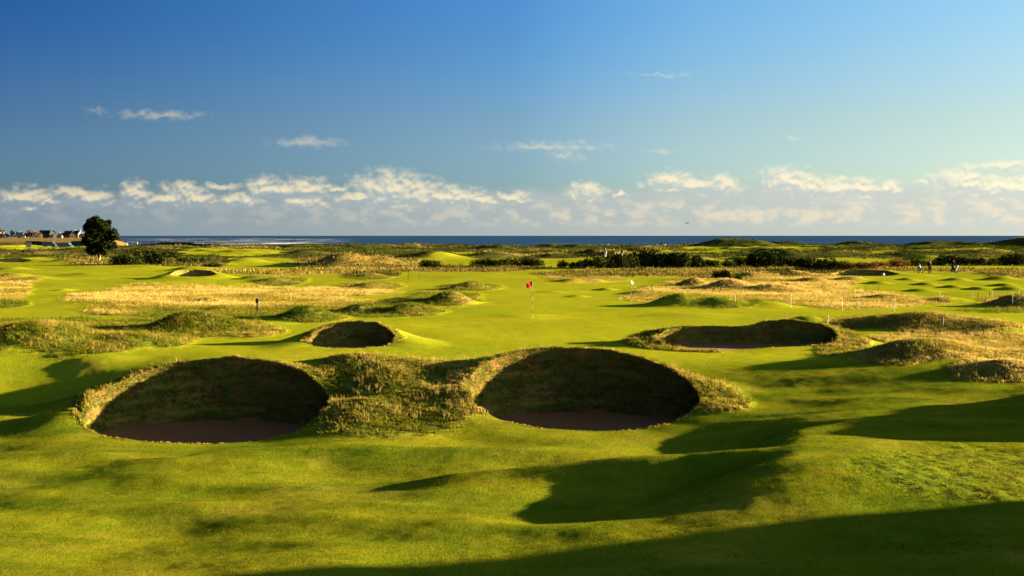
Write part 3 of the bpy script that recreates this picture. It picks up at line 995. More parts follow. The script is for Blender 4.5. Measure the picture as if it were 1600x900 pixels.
def rim_fringe():
    xs, ys, zs, hs, ts = [], [], [], [], []
    for b in BK[:4]:
        n = int(900 * b.rx)
        th = rng.uniform(-math.pi, math.pi, n)
        clump = fbm(np.cos(th) * 6 + b.cx, np.sin(th) * 6, 33, 3)
        kp = rng.uniform(0, 1, n) < np.clip(.35 + clump, .05, 1) * (.35 + .65 * ss(np.sin(th), -.7, -.2))
        th = th[kp]; clump = clump[kp]
        r = b.R(th) * (1 + rng.uniform(-.004, .035, len(th)))
        xs.append(b.cx + b.rx * r * np.cos(th)); ys.append(b.cy + b.ry * r * np.sin(th))
        zs.append(b.rimz(th))
        s = ss(np.sin(th), -.7, .1)
        hs.append((.035 + .09 * rng.uniform(0, 1, len(th)) ** 2 * (1 + clump)) * (.4 + .6 * s))
        ts.append(np.clip(.62 + .3 * clump + rng.normal(0, .1, len(th)), .1, 1))
    o = blades('rough_grass', np.concatenate(xs), np.concatenate(ys), np.concatenate(zs), np.concatenate(hs), .012, 7, np.concatenate(ts), ROUGHG, .6, .04)
    tag(o, 'straw coloured fringe of long grass along the bunker lips', 'grass', kind='stuff')
rim_fringe()

def mid_rough():
    x, y = sample(330000, 60, 150, 1)
    ro, go, _ = masks(x, y)
    n = fbm(x * .6, y * .6, 92, 3)
    kp = (rng.uniform(0, 1, len(x)) < np.clip(ro - .3, 0, 1) * (.35 + .8 * np.clip(n + .3, 0, 1))) & (rimdist(x, y) > .1)
    x, y, ro, go, n = x[kp], y[kp], ro[kp], go[kp], n[kp]
    z = height(x, y, fine=False)
    h = .09 + .13 * rng.uniform(0, 1, len(x)) * (.7 + n.clip(0, 1))
    t = np.clip(.08 + .76 * go + .25 * n + .38 * fbm(x * .10, y * .22, 88, 4) + rng.normal(0, .08, len(x)), 0, 1)
    o = blades('rough_grass', x, y, z, h, .035, 6, t, ROUGHG, .45, .16, seg=1)
    tag(o, 'golden fescue fields between the fairways', 'grass', kind='stuff')
mid_rough()

def far_rough():
    x, y = sample(170000, 145, 560, 1)
    ro, go, _ = masks(x, y)
    n = fbm(x * .15, y * .15, 93, 4)
    kp = (rng.uniform(0, 1, len(x)) < np.clip(ro - .3, 0, 1) * (.2 + .9 * np.clip(n + .3, 0, 1))) & (coast(x, y) > .95) & (rimdist(x, y) > .4)
    x, y, go, n = x[kp], y[kp], go[kp], n[kp]
    z = height(x, y, fine=False)
    sc = (y / 150) ** .5
    h = (.16 + .30 * rng.uniform(0, 1, len(x)) ** 2) * sc
    t = np.clip(-.04 + .66 * go + .34 * n + .35 * fbm(x * .04, y * .05, 71, 4) + rng.normal(0, .1, len(x)), 0, 1)
    o = blades('dune_grass', x, y, z, h, .12 * sc, 5, t, DUNEG, .4, .45, seg=1)
    tag(o, 'wispy marram grass on the distant dunes', 'grass', kind='stuff')
far_rough()

# ---------------------------------------------------------------- bushes and trees
def leafcloud(c, rad, n, size, material, parent, name='crown', seed=0, flat=0.0):
    """n leaf clumps through the volumes c[i], rad[i] (3-vectors)"""
    r = np.random.default_rng(seed)
    c = np.array(c, float); rad = np.array(rad, float)
    vol = rad.prod(1); pick = r.choice(len(c), n, p=vol / vol.sum())
    v = r.normal(0, 1, (n, 3)); v /= np.linalg.norm(v, axis=1)[:, None]
    rr = r.uniform(0, 1, n) ** .35
    P = c[pick] + v * rad[pick] * rr[:, None]
    P[:, 2] = np.maximum(P[:, 2], .03)
    a = r.normal(0, 1, (n, 3)); a /= np.linalg.norm(a, axis=1)[:, None]
    b = np.cross(a, r.normal(0, 1, (n, 3))); b /= np.linalg.norm(b, axis=1)[:, None]
    s = size * r.uniform(.5, 1.4, n)[:, None]
    co = np.stack([P - a * s * .5, P + a * s * .5 + b * s * .15, P + b * s * .9 + a * s * .1], 1).reshape(-1, 3)
    tint = np.clip(.45 + .35 * fbm(P[:, 0] * 1.3 + seed, P[:, 2] * 1.9 + P[:, 1], seed, 3) + r.normal(0, .15, n), 0, 1)
    return meshobj(name, co, np.arange(3 * n).reshape(-1, 3), material, parent, attrs={'tint': np.repeat(tint, 3)})

BUSHN = [0]
def bush(px, pyb, hw, hp, label, material=GORSE, depth=1.0, group='gorse bushes across the links'):
    """dense rounded gorse: stem and foliage"""
    BUSHN[0] += 1
    seed = BUSHN[0]
    r = np.random.default_rng(seed)
    x, y = G(px, pyb, .05)
    for _ in range(3):
        z = float(height(np.array([x]), np.array([y]), fine=False)[0])
        x, y = G(px, pyb, min(z, H - 1.2))
    z = float(height(np.array([x]), np.array([y]), fine=False)[0])
    s = y / F
    w, h = hw * s * 1.08, hp * s * 1.2
    root = empty('gorse_bush' if material is GORSE else 'shrub', (x, y, z))
    tag(root, label, 'bush', group)
    k = 7
    cs, rs = [], []
    for i in range(k):
        a = (i / (k - 1) * 2 - 1) * .68
        hh = h * (.62 + .3 * math.cos(a * 1.6)) * r.uniform(.78, 1.1)
        cs.append((a * w + r.normal(0, .05) * w, r.uniform(-.35, .35) * w * depth, hh * .48))
        rs.append((w * r.uniform(.30, .44), w * r.uniform(.32, .45) * depth, hh * .54))
    n = int(min(2600, 500 + 60 * hw))
    leafcloud(cs, rs, n, max(.16, h * .13), material, root, 'foliage', seed)
    st = MB()
    for i in range(4):
        a = r.uniform(0, 6.28)
        st.tube([(0, 0, -.1), (math.cos(a) * w * .15, math.sin(a) * w * .15, h * .3), (math.cos(a) * w * .4, math.sin(a) * w * .3, h * .62)], [.09, .06, .03], 6)
    st.build('stem', BARK, root)
    return root

BUSHES = [
 (196,410,22,15,'dark gorse bush just right of the foot of the pine'),
 (232,413,25,21,'tall dark gorse bush second to the right of the pine'),
 (264,404,18,12,'low gorse bush behind the tall one right of the pine'),
 (300,410,26,8,'brown scrubby bush above the far left bunkers'),
 (332,417,14,5,'small brown scrub patch at the end of the left scrub'),
 (42,397,12,6,'tiny dark bush on the far left near the fence'),
 (673,419,19,13,'lone round gorse bush left of centre on the straw grass'),
 (760,417,22,13,'left end bush of the short dark gorse row near centre'),
 (795,417,22,13,'middle bush of the short dark gorse row near centre'),
 (832,417,20,15,'right end bush of the short dark gorse row near centre'),
 (879,418,9,10,'small separate gorse bush between the two gorse rows'),
 (905,419,17,12,'left end bush of the long gorse thicket'),
 (938,419,22,17,'second gorse bush from the left of the long thicket'),
 (972,419,25,21,'third gorse bush from the left of the long thicket'),
 (1008,419,28,26,'tall gorse bush at the middle of the long thicket'),
 (1046,419,28,26,'tall gorse bush right of the middle of the long thicket'),
 (1078,418,22,19,'greenish gorse bush sloping down right in the long thicket'),
 (1105,417,20,13,'low gorse bush at the right end of the long thicket'),
 (1138,417,12,10,'small gorse bush in the gap right of the long thicket'),
 (1166,416,22,15,'left gorse bush of the right hand thicket'),
 (1197,418,30,25,'largest round gorse bush of the right hand thicket'),
 (1235,417,24,15,'gorse bush just right of the largest round one'),
 (1272,420,34,18,'broad dark gorse bush above the far wide bunker'),
 (1310,420,22,13,'small gorse bush left of the brown shrubs'),
 (1432,416,20,11,'gorse bush behind the empty golf trolley'),
 (1461,415,14,8,'low gorse bush behind the standing golfer'),
 (1484,414,26,15,'tall gorse bush behind the golfer with the trolley'),
 (1516,415,22,13,'gorse bush just right of the golfer with the trolley'),
 (1545,415,20,10,'low gorse bush near the right edge'),
 (1585,415,28,18,'dark gorse bush cut by the right edge of the picture'),
 (1128,434,13,11,'brown gorse bush on the straw mound right of centre'),
 (1148,438,9,5,'low dark clump beside the brown gorse on the straw mound')]
for (a, b, c, d, lab) in BUSHES:
    bush(a, b, c, d, lab)
for (a, b, c, d, lab) in [(1345,420,24,11,'brown shrub between the gorse and the rust coloured shrub'),(1403,417,18,11,'rust coloured shrub lit by the sun right of the far bunker'),(1376,418,16,9,'dull brown shrub beside the rust coloured one')]:
    bush(a, b, c, d, lab, RUST, group='autumn coloured shrubs')
# scrub on the seaward dunes
for i, (a, b, c, d) in enumerate([(1110,381,20,5),(1150,379,32,6),(1190,381,26,5),(1240,383,26,4),(1350,383,20,4),(1445,383,22,4),(1592,383,12,7)]):
    lab = ['scrub on the left shoulder of the dark seaward dune','scrub crowning the highest dark seaward dune','scrub on the right shoulder of the dark seaward dune','low scrub trailing off the dark seaward dune','scrub on the small seaward dune in the gap','scrub on the rounded seaward dune at right','dark bush standing against the sea at the far right'][i]
    bush(a, b, c, d, lab, GORSE, group='scrub on the seaward dunes')

def pine():
    x, y = G(155, 410, 0)
    z = float(height(np.array([x]), np.array([y]), fine=False)[0])
    s = y / F
    root = empty('pine_tree', (x, y, z))
    tag(root, 'tall lone pine with a broad dark round crown at left', 'tree')
    Ht = (410 - 341) * s
    tr = MB()
    tr.tube([(0, 0, -.9), (.05, 0, Ht * .2), (-.1, .1, Ht * .45), (.1, 0, Ht * .7), (0, 0, Ht * .92)], [.42, .34, .26, .16, .05], 10)
    tr.build('trunk', BARK, root, True)
    r = np.random.default_rng(5)
    cs, rs, lb = [], [], MB()
    Rw = 30 * s
    for i in range(58):
        zt = r.uniform(.21, .97)
        prof = math.sqrt(max(0, 1 - ((zt - .57) / .43) ** 2))
        a = r.uniform(0, 2 * math.pi)
        q = Rw * prof * r.uniform(.35, .88)
        c = (math.cos(a) * q, math.sin(a) * q, Ht * zt)
        cs.append(c)
        k = r.uniform(.13, .23) * Rw
        rs.append((k * 1.25, k * 1.25, k * .9))
        if i % 3 == 0:
            lb.tube([(0, 0, Ht * max(.15, zt - .2)), (c[0] * .6, c[1] * .6, Ht * (zt - .06)), c], [.12, .07, .03], 5)
    for zt, k in ((.42, .62), (.57, .70), (.74, .60)):
        cs.append((0, 0, Ht * zt)); rs.append((k * Rw, k * Rw, k * Rw * .7))
    lb.build('limb', BARK, root)
    leafcloud(cs, rs, 24000, .40, PINE, root, 'crown', 5)
pine()

def shoretree(px, pyb, hw, hp, label, material, y):
    X, Y, Z = atd(px, pyb, y)
    z = float(height(np.array([X]), np.array([Y]), fine=False)[0])
    Z = z
    s = y / F
    root = empty('shore_tree', (X, Y, Z))
    tag(root, label, 'tree', 'trees among the shore houses')
    r = np.random.default_rng(abs(int(px * 3 + 1)))
    w, h = hw * s, hp * s
    tr = MB(); tr.tube([(0, 0, -.5), (0, 0, h * .5), (.2, 0, h * .85)], [.35, .25, .08], 6); tr.build('trunk', BARK, root)
    cs, rs = [], []
    for i in range(9):
        a = r.uniform(-1, 1)
        cs.append((a * w * .62, r.uniform(-.5, .5) * w, h * r.uniform(.4, .8) * (1 - .3 * abs(a))))
        rs.append((w * r.uniform(.28, .42), w * .35, h * r.uniform(.16, .24)))
    leafcloud(cs, rs, 1300, .9, material, root, "crown", abs(int(px)) + 2)
for a in [(-2,371,13,18,'bare brown tree at the far left end of the shore',BARE,1010),(20,371,7,13,'dark pointed evergreen left of the white gable',PINE,1015),(8,372,8,8,'low dark evergreen at the left end of the shore',PINE,1005),
          (35,371,6,9,'small dark evergreen behind the white cottage',PINE,1020),(50,371,15,13,'wide bare brown tree in the middle of the shore houses',BARE,1000),(70,371,7,9,'dark evergreen right of the bare brown tree',PINE,1030),
          (98,371,6,8,'dark evergreen between the right hand shore houses',PINE,1020),(118,371,8,9,'dark evergreen next to the pale house by the pine',PINE,1040),(186,372,7,5,'small bare tree just right of the pine crown on the shore',BARE,1050)]:
    shoretree(*a)

# ---------------------------------------------------------------- houses on the shore
HW = plain('white_render', (.13, .125, .11), .8, .06, 1)
HS = plain('brown_stone', (.055, .042, .028), .9, .2, 1)
SLATE = plain('slate', (.009, .009, .011), .7, .3, 1)
TILE = plain('red_tile', (.03, .012, .008), .8, .3, 1)
GLASSM = plain('window_glass', (.03, .035, .045), .15, .2, 1, .6)
def house(px, y, w, d, hwall, hroof, rz, wm, rm, label, dormer=False, chim=2):
    X = (px - 800) / F * y
    Z = float(height(np.array([X]), np.array([float(y)]), fine=False)[0])
    root = empty('shore_house', (X, y, Z), rz)
    root.scale = (.64, .64, .64)
    tag(root, label, 'house', 'houses along the shore')
    b = MB()
    # walls with gables
    z0 = -1
    P = [(-w/2, -d/2), (w/2, -d/2), (w/2, d/2), (-w/2, d/2)]
    bm = b.bm
    lo = [bm.verts.new((p[0], p[1], z0)) for p in P]
    hi = [bm.verts.new((p[0], p[1], hwall)) for p in P]
    g1 = bm.verts.new((-w/2, 0, hwall + hroof)); g2 = bm.verts.new((w/2, 0, hwall + hroof))
    bm.faces.new((lo[0], lo[1], hi[1], hi[0])); bm.faces.new((lo[2], lo[3], hi[3], hi[2]))
    bm.faces.new((lo[1], lo[2], hi[2], g2, hi[1])); bm.faces.new((lo[3], lo[0], hi[0], g1, hi[3])); bm.faces.new(lo[::-1])
    b.build('wall', wm, root)
    rf = MB()
    t_ = .25; ov = .35
    for sgn in (-1, 1):
        e = Vector((0, sgn * (d / 2 + ov), hwall - ov * hroof / (d / 2)))
        rr_ = Vector((0, 0, hwall + hroof))
        up = Vector((0, 0, t_))
        vsn = [rf.bm.verts.new(Vector((sx * (w / 2 + .2), 0, .02)) + q) for q in (e, rr_, rr_ + up, e + up) for sx in (-1, 1)]
        for f in ((0, 1, 3, 2), (2, 3, 5, 4), (4, 5, 7, 6), (6, 7, 1, 0), (0, 2, 4, 6), (1, 7, 5, 3)):
            rf.bm.faces.new([vsn[i] for i in f])
    roof = rf.build('roof', rm, root)
    for k in range(chim):
        cx = (-w / 2 + .5) if k == 0 else (w / 2 - .5)
        c = MB(); c.box((cx, 0, hwall + hroof + .5), (.9, .8, 2.2)); c.box((cx, 0, hwall + hroof + 1.75), (.5, .5, .3)); c.build('chimney', wm, roof)
    nx_ = max(2, int(w / 3))
    for fl in range(2 if hwall > 4 else 1):
        for i in range(nx_):
            xx = -w / 2 + (i + .5) * w / nx_
            wi = MB(); wi.box((xx, -d / 2 - .03, 1.5 + fl * 2.6), (1.0, .1, 1.3)); wi.build('window', GLASSM, root)
    for fl in range(2 if hwall > 4 else 1):
        wi = MB(); wi.box((w / 2 + .03, 0, 1.5 + fl * 2.6), (.1, 1.0, 1.3)); wi.build('window', GLASSM, root)
    dr = MB(); dr.box((w * .12, -d / 2 - .04, 1.0), (.95, .12, 2.0)); dr.build('door', rm, root)
    return root
for h in [
 (4, 1000, 7, 7, 3, 2.6, R(70), HW, SLATE, 'small white cottage with a gable under the left shore trees'),
 (25, 1005, 8, 7, 3, 2.6, R(-70), HW, SLATE, 'white gabled cottage right of the pointed evergreen'),
 (32, 1000, 5, 6, 5.2, 2.2, R(-80), HW, SLATE, 'narrow tall white house left of the bare brown tree'),
 (37, 985, 5, 5, 2.6, 1.8, R(-75), HW, SLATE, 'tiny white outbuilding nearest the beach'),
 (62, 1010, 9, 8, 5.2, 3.4, R(-65), HS, SLATE, 'stone house with a tan gable right of the bare brown tree'),
 (72, 1025, 13, 9, 5.4, 4.2, R(4), HS, SLATE, 'long stone house with a steep dark slate roof'),
 (84, 1022, 9, 9, 5.6, 4.2, R(-72), HW, SLATE, 'tall house with dark roof at the middle of the row'),
 (88, 995, 6, 6, 2.8, 2, R(-70), HW, TILE, 'small white house with red roof in front of the tall one'),
 (94, 990, 6, 6, 3.2, 3, R(-85), HW, SLATE, 'small white house with a sharp gable facing the sea'),
 (108, 1030, 10, 8, 4.6, 4.0, R(2), HS, SLATE, 'dark slate roofed house left of the pale gabled one'),
 (114, 1005, 7, 7, 4.2, 3.2, R(-70), HS, TILE, 'tan stone house beside the pale gabled one'),
 (122, 1020, 11, 8, 5.4, 3.4, R(-30), HW, SLATE, 'grey roofed white house just left of the pine'),
 (128, 990, 6, 6, 3.2, 2.4, R(-80), HW, SLATE, 'low white house half hidden by the pine')]:
    house(*h)

# ---------------------------------------------------------------- flags, stakes, posts
def gz(x, y):
    return float(height(np.array([float(x)]), np.array([float(y)]), fine=False)[0])
def ground_at(px, py):
    """walk along the sight line until it meets the ground"""
    r = ray(px, py)
    k = np.geomspace(15, 560, 6000)
    X, Y, Z = r[0] * k, r[1] * k, H + r[2] * k
    hgt = height(X, Y, fine=False)
    i = np.argmax(hgt >= Z)
    if not (hgt >= Z).any():
        return G(px, py, 0)
    return float(X[i]), float(Y[i])
def flag(px, py, label, clothm, dirx=-1, hgt=2.13, turn=.35):
    x, y = ground_at(px, py)
    root = empty('golf_flag', (x, y, gz(x, y)), turn)
    tag(root, label, 'flagstick', 'flagsticks on the greens')
    MB().tube([(0, 0, -.1), (0, 0, hgt)], .009, 8).build('pole', GREYPOLE, root)
    for z0 in (.25, .75, 1.25):
        MB().tube([(0, 0, z0), (0, 0, z0 + .22)], .0105, 8).build('band', BLACK, root)
    # cloth
    n, m = 14, 8
    co = []
    for i in range(n + 1):
        for j in range(m + 1):
            u, v = i / n, j / m
            co.append((dirx * (.018 + .36 * hgt / 2.13 * u * (1 - .10 * v)), .05 * math.sin(u * 6 + v * 1.5) * u, hgt - .02 - (.27 * hgt / 2.13) * v - .10 * u * u - .05 * u))
    q = [(i * (m + 1) + j, (i + 1) * (m + 1) + j, (i + 1) * (m + 1) + j + 1, i * (m + 1) + j + 1) for i in range(n) for j in range(m)]
    meshobj('flag_cloth', co, np.array(q), clothm, root, smooth=True)
    return root
flag(832, 497, 'striped pole with a red flag on the main green', RED)
flag(986, 473, 'striped pole with a pale flag behind the main green', CREAM, 1, 1.6, .9)

def stake(px, py, hgt, label, material=WHITE, name='marker_stake', group='thin white marker stakes', rad=.012):
    x, y = ground_at(px, py)
    root = empty(name, (x, y, gz(x, y)))
    tag(root, label, 'stake', group)
    b = MB().tube([(0, 0, -.15), (0, 0, hgt - .05)], rad, 8)
    b.build('shaft', material, root)
    MB().tube([(0, 0, hgt - .049), (0, 0, hgt)], [rad * 1.25, rad * .8], 8).build('cap', material, root)
for (a, b, hh, lab) in [
 (1236,482,.95,'thickest white stake in front of the long shaded mound'),
 (1316,486,.85,'white stake second from the left behind the right ridge'),
 (1342,483,.85,'white stake third from the left behind the right ridge'),
 (1398,488,.85,'white stake nearest the camera behind the right ridge'),
 (1149,473,.55,'short white stake on the shaded mound right of the pale flag'),
 (1294,508,.5,'short white peg on the ridge above the kidney bunker'),
 (1474,511,.5,'short white peg on the rough ridge at right'),
 (1468,468,.6,'white stake at the end of the dark rough strip'),
 (1520,465,.6,'white stake left of the two dark posts at right'),
 (1551,466,.6,'white stake right of the two dark posts at right'),
 (1582,476,.85,'white stake on the dark mound at the right edge'),
 (1592,466,.6,'white stake farthest right near the picture edge'),
 (1348,457,.5,'faint white stake in the straw grass below the far bunker')]:
    stake(a, b, hh, lab)
for (a, b, hh, lab) in [(531,430,.7,'thin dark peg left of the small mound left of centre'),(619,431,.7,'thin dark peg right of the small mound left of centre'),(638,437,.7,'dark peg left one of the pair on the mid fairway'),(655,437,.7,'dark peg right one of the pair on the mid fairway'),
                        (1528,471,.7,'dark peg left one on the rim of the right edge mound'),(1546,469,.7,'dark peg right one on the rim of the right edge mound'),(1352,458,.6,'dark peg left of the dark rough strip at right'),(1372,458,.6,'dark peg above the dark rough strip at right')]:
    stake(a, b, hh, lab, BLACK, 'dark_peg', 'thin dark pegs in the grass', .02)

def ballwasher():
    x, y = ground_at(402, 489)
    root = empty('ball_washer', (x, y, gz(x, y)))
    tag(root, 'short dark post with a round head in the golden rough', 'post')
    MB().tube([(0, 0, -.1), (0, 0, .62)], .05, 10).build('post', BLACK, root)
    MB().tube([(0, 0, .62), (0, 0, .66), (0, 0, .84), (0, 0, .90)], [.06, .10, .10, .05], 12).build('head', BLACK, root, True)
    MB().tube([(.10, 0, .76), (.2, 0, .76)], .02, 6).build('handle', BLACK, root)
ballwasher()

# ---------------------------------------------------------------- people and trolleys
def skinfig(name, joints, edges, radii, material, parent):
    me = bpy.data.meshes.new(name)
    me.from_pydata([Vector(j) for j in joints], edges, [])
    o = bpy.data.objects.new(name, me)
    C.objects.link(o)
    md = o.modifiers.new('skin', 'SKIN')
    for i, r_ in enumerate(radii):
        me.skin_vertices[0].data[i].radius = r_ if isinstance(r_, tuple) else (r_, r_)
    me.skin_vertices[0].data[0].use_root = True
    o.modifiers.new('sub', 'SUBSURF').levels = 1
    o.modifiers['sub'].render_levels = 1
    me.materials.append(material)
    o.parent = parent
    return o
SKIN = plain('skin', (.16, .08, .05), .6, .1)
NAVY = plain('navy_cloth', (.003, .003, .007), .8, .2)
PURP = plain('dark_purple_cloth', (.006, .002, .009), .8, .2)
CHAR = plain('charcoal_cloth', (.003, .003, .0035), .8, .2)
WCL = plain('white_cloth', (.26, .26, .27), .8, .06)
def person(x, y, rz, label, jacket, trousers, step=.1, arm=(.1, .35), lean=0.0, cap=CHAR, shoes=WCL):
    root = empty('person', (x, y, gz(x, y)), rz)
    tag(root, label, 'person', 'golfers on the far fairways')
    s = step
    L = lean
    # facing -y
    J = [(0, 0, .95), (0, -L * .4, 1.20), (0, -L, 1.42), (0, -L * 1.15, 1.53), (0, -L * 1.3, 1.63), (0, -L * 1.35, 1.74),
         (.10, 0, .90), (.12, -s, .50), (.12, -s * .6, .08), (.12, -s * .6 - .16, .04),
         (-.10, 0, .90), (-.12, s * .6, .50), (-.12, s * 1.3, .09), (-.12, s * 1.3 - .16, .04),
         (.19, -L, 1.40), (.25, -L - arm[0] * .4, 1.14), (.20, -L - arm[0] - .1, 1.14 - arm[1] * .6), (.18, -L - arm[0] - .18, 1.10 - arm[1] * .6),
         (-.19, -L, 1.40), (-.25, -L - arm[0] * .4, 1.14), (-.20, -L - arm[0] - .1, 1.14 - arm[1] * .6), (-.18, -L - arm[0] - .18, 1.10 - arm[1] * .6)]
    E = [(0, 1), (1, 2), (2, 3), (3, 4), (4, 5), (0, 6), (6, 7), (7, 8), (8, 9), (0, 10), (10, 11), (11, 12), (12, 13), (2, 14), (14, 15), (15, 16), (16, 17), (2, 18), (18, 19), (19, 20), (20, 21)]
    Rr = [(.11, .08), (.11, .08), (.12, .08), .055, (.085, .10), (.07, .08), .07, .05, .04, .04, .07, .05, .04, .04, .05, .04, .03, .04, .05, .04, .03, .04]
    skinfig('body', J, E, Rr, SKIN, root)
    # jacket: torso and sleeves
    tj = [0, 1, 2, 14, 15, 16, 18, 19, 20]
    mp = {k: i for i, k in enumerate(tj)}
    je = [(mp[a], mp[b]) for a, b in E if a in mp and b in mp]
    skinfig('jacket', [J[k] for k in tj], je, [(.175, .135), (.17, .13), (.18, .125), .085, .07, .055, .085, .07, .055], jacket, root)
    tt = [0, 6, 7, 8, 10, 11, 12]
    mp = {k: i for i, k in enumerate(tt)}
    te = [(mp[a], mp[b]) for a, b in E if a in mp and b in mp]
    skinfig('trousers', [J[k] for k in tt], te, [(.16, .12), .105, .08, .07, .105, .08, .07], trousers, root)
    hd = MB().ball((0, -L * 1.35, 1.72), .105, 2, (1, 1.08, .75))
    hd.box((0, -L * 1.35 - .13, 1.715), (.14, .12, .02))
    hd.build('cap', cap, root, True)
    for sx, k in ((1, 9), (-1, 13)):
        MB().ball((J[k][0], J[k][1] + .08, .045), .06, 2, (.8, 2.1, .75)).build('shoe', shoes, root, True)
    return root
def trolley(x, y, rz, label, bagm=WCL, bag2=BLACK):
    root = empty('golf_trolley', (x, y, gz(x, y)), rz)
    tag(root, label, 'golf trolley', 'golf trolleys on the far fairways')
    fr = MB()
    fr.tube([(0, .28, .18), (0, -.12, .75), (0, -.42, 1.0)], .02, 6)
    fr.tube([(-.3, .1, .15), (0, .15, .32), (.3, .1, .15)], .016, 6)
    fr.build('frame', BLACK, root)
    for sx in (-.3, .3):
        w = MB()
        pts = [(sx, .1 + .14 * math.cos(a), .15 + .14 * math.sin(a)) for a in [2 * math.pi * i / 16 for i in range(17)]]
        w.tube(pts, .022, 6, False)
        w.tube([(sx - .03, .1, .15), (sx + .03, .1, .15)], .03, 8)
        for i in range(4):
            a = i * math.pi / 4
            w.tube([(sx, .1 - .13 * math.cos(a), .15 - .13 * math.sin(a)), (sx, .1 + .13 * math.cos(a), .15 + .13 * math.sin(a))], .007, 4)
        w.build('wheel', BLACK, root)
    bg = MB().tube([(0, .22, .26), (0, .12, .44), (0, -.10, .84), (0, -.16, .98)], [.12, .15, .145, .16], 12)
    bag = bg.build('bag', bagm, root, True)
    MB().box((0, .26, .52), (.2, .12, .32)).build('pocket', bag2, bag)
    cl = MB()
    for i in range(7):
        a = i * .9
        tx, ty = .08 * math.cos(a), .08 * math.sin(a)
        cl.tube([(tx, -.14 + ty * .6, .9), (tx * 1.2, -.27 + ty * .7, 1.16 + .03 * (i % 3))], .009, 5)
        cl.ball((tx * 1.2, -.28 + ty * .7, 1.19 + .03 * (i % 3)), .045, 1, (1, 1.4, .8))
    cl.build('clubs', BLACK, root)
    return root
def at_px(px, py): return ground_at(px, py)
p = at_px(1453, 428); person(p[0], p[1], R(200), 'golfer in dark purple top standing with white shoes on the far right fairway', PURP, CHAR, .06)
p = at_px(1488, 427); person(p[0], p[1], R(90), 'golfer in black pushing a trolley on the far right fairway', CHAR, CHAR, .18, (.28, .1), .1)
p = at_px(1494, 427); trolley(p[0], p[1], R(90), 'white and black bag trolley pushed by the golfer in black')
p = at_px(1437, 427); trolley(p[0], p[1], R(200), 'parked trolley with a white bag left of the standing golfer')
p = at_px(946, 402.5); person(p[0], p[1], R(170), 'far golfer in white in front of a shaded dune', WCL, WCL, .08, cap=WCL)
p = at_px(972, 402.5); person(p[0], p[1], R(120), 'far golfer in black and white beside the golfer in white', CHAR, WCL, .1)
p = at_px(1034, 385.5); person(p[0], p[1], R(150), 'distant dark golfer left one against the seaward dune', NAVY, CHAR, .1)
p = at_px(1039, 385.5); trolley(p[0], p[1], R(100), 'distant trolley beside the left dark golfer on the seaward dune')
p = at_px(1069, 385.5); person(p[0], p[1], R(200), 'distant dark golfer right one against the seaward dune', CHAR, CHAR, .1)

def ball_marker():
    x, y = at_px(1380, 431)
    root = empty('tee_marker', (x, y, gz(x, y)))
    tag(root, 'small white round tee marker at the lip of the far wide bunker', 'tee marker')
    MB().ball((0, 0, .16), .18, 2).build('ball', WHITE, root, True)
    MB().tube([(0, 0, -.1), (0, 0, .05)], .03, 6).build('peg', WHITE, root)
ball_marker()

# ---------------------------------------------------------------- far left field: nets, goal, fences, vans
NET = plain('dark_netting', (.016, .018, .010), .9, .4)
GREYP = plain('weathered_post', (.06, .056, .05), .8, .2)
GREENP = plain('green_panel', (.008, .035, .022), .7, .2)
def netfence(px0, px1, y, hgt, label, n, mesh_m, post_m, ph):
    x0, x1 = (px0 - 800) / F * y, (px1 - 800) / F * y
    root = empty('net_fence', (x0, y, 0))
    tag(root, label, 'fence')
    xs = np.linspace(0, x1 - x0, n)
    zs = [gz(x0 + a, y) for a in xs]
    for i in range(n):
        MB().tube([(xs[i], 0, zs[i] - .3), (xs[i], 0, zs[i] + ph)], .06, 6).build('post', post_m, root)
    co = []
    for i in range(n):
        for yy in (-.02, .02):
            co += [(xs[i], yy, zs[i] - .1), (xs[i], yy, zs[i] + hgt)]
    q = []
    for i in range(n - 1):
        a = i * 4; b = a + 4
        q += [(a, b, b + 1, a + 1), (a + 2, a + 3, b + 3, b + 2), (a + 1, b + 1, b + 3, a + 3), (a, a + 2, b + 2, b)]
    meshobj('panel', co, np.array(q), mesh_m, root)
netfence(195, 330, 455, 1.0, 'long low dark fence with thin posts beyond the goal', 12, NET, GREYP, 2.3)
netfence(45, 128, 475, 1.7, 'dark netting with tall thin posts left of the pine', 9, NET, GREYP, 3.6)
netfence(112, 140, 470, 2.4, 'short green screen fence behind the pine', 4, GREENP, GREYP, 2.6)
netfence(0, 46, 520, 1.0, 'low brown boundary fence at the far left', 6, plain('weathered_board', (.14, .09, .06), .9, .3), BARK, 1.3)
def goal(px, y, label):
    x = (px - 800) / F * y
    root = empty('football_goal', (x, y, gz(x, y)), R(8))
    tag(root, label, 'goal')
    MB().tube([(-1.8, 0, -.1), (-1.8, 0, 2.3)], .07, 8).build('post', WHITE, root)
    MB().tube([(1.8, 0, -.1), (1.8, 0, 2.3)], .07, 8).build('post', WHITE, root)
    MB().tube([(-1.87, 0, 2.3), (1.87, 0, 2.3)], .07, 8).build('crossbar', WHITE, root)
goal(207, 440, 'white framed football goal right of the pine')
def railfence(px0, px1, y, label, n):
    x0, x1 = (px0 - 800) / F * y, (px1 - 800) / F * y
    root = empty('picket_fence', (x0, y, 0))
    tag(root, label, 'fence')
    xs = np.linspace(0, x1 - x0, n)
    for i in range(n):
        z = gz(x0 + xs[i], y)
        MB().box((xs[i], 0, z + .4), (.10, .08, .8)).build('picket', GREYP, root)
    rl = MB()
    rl.tube([(xs[i], .08, gz(x0 + xs[i], y) + .6) for i in range(0, n, 4)] , .05, 6)
    rl.build('rail', GREYP, root)
railfence(206, 282, 400, 'low weathered picket fence behind the gorse right of the pine', 34)
railfence(50, 112, 405, 'low weathered picket fence left of the pine', 26)
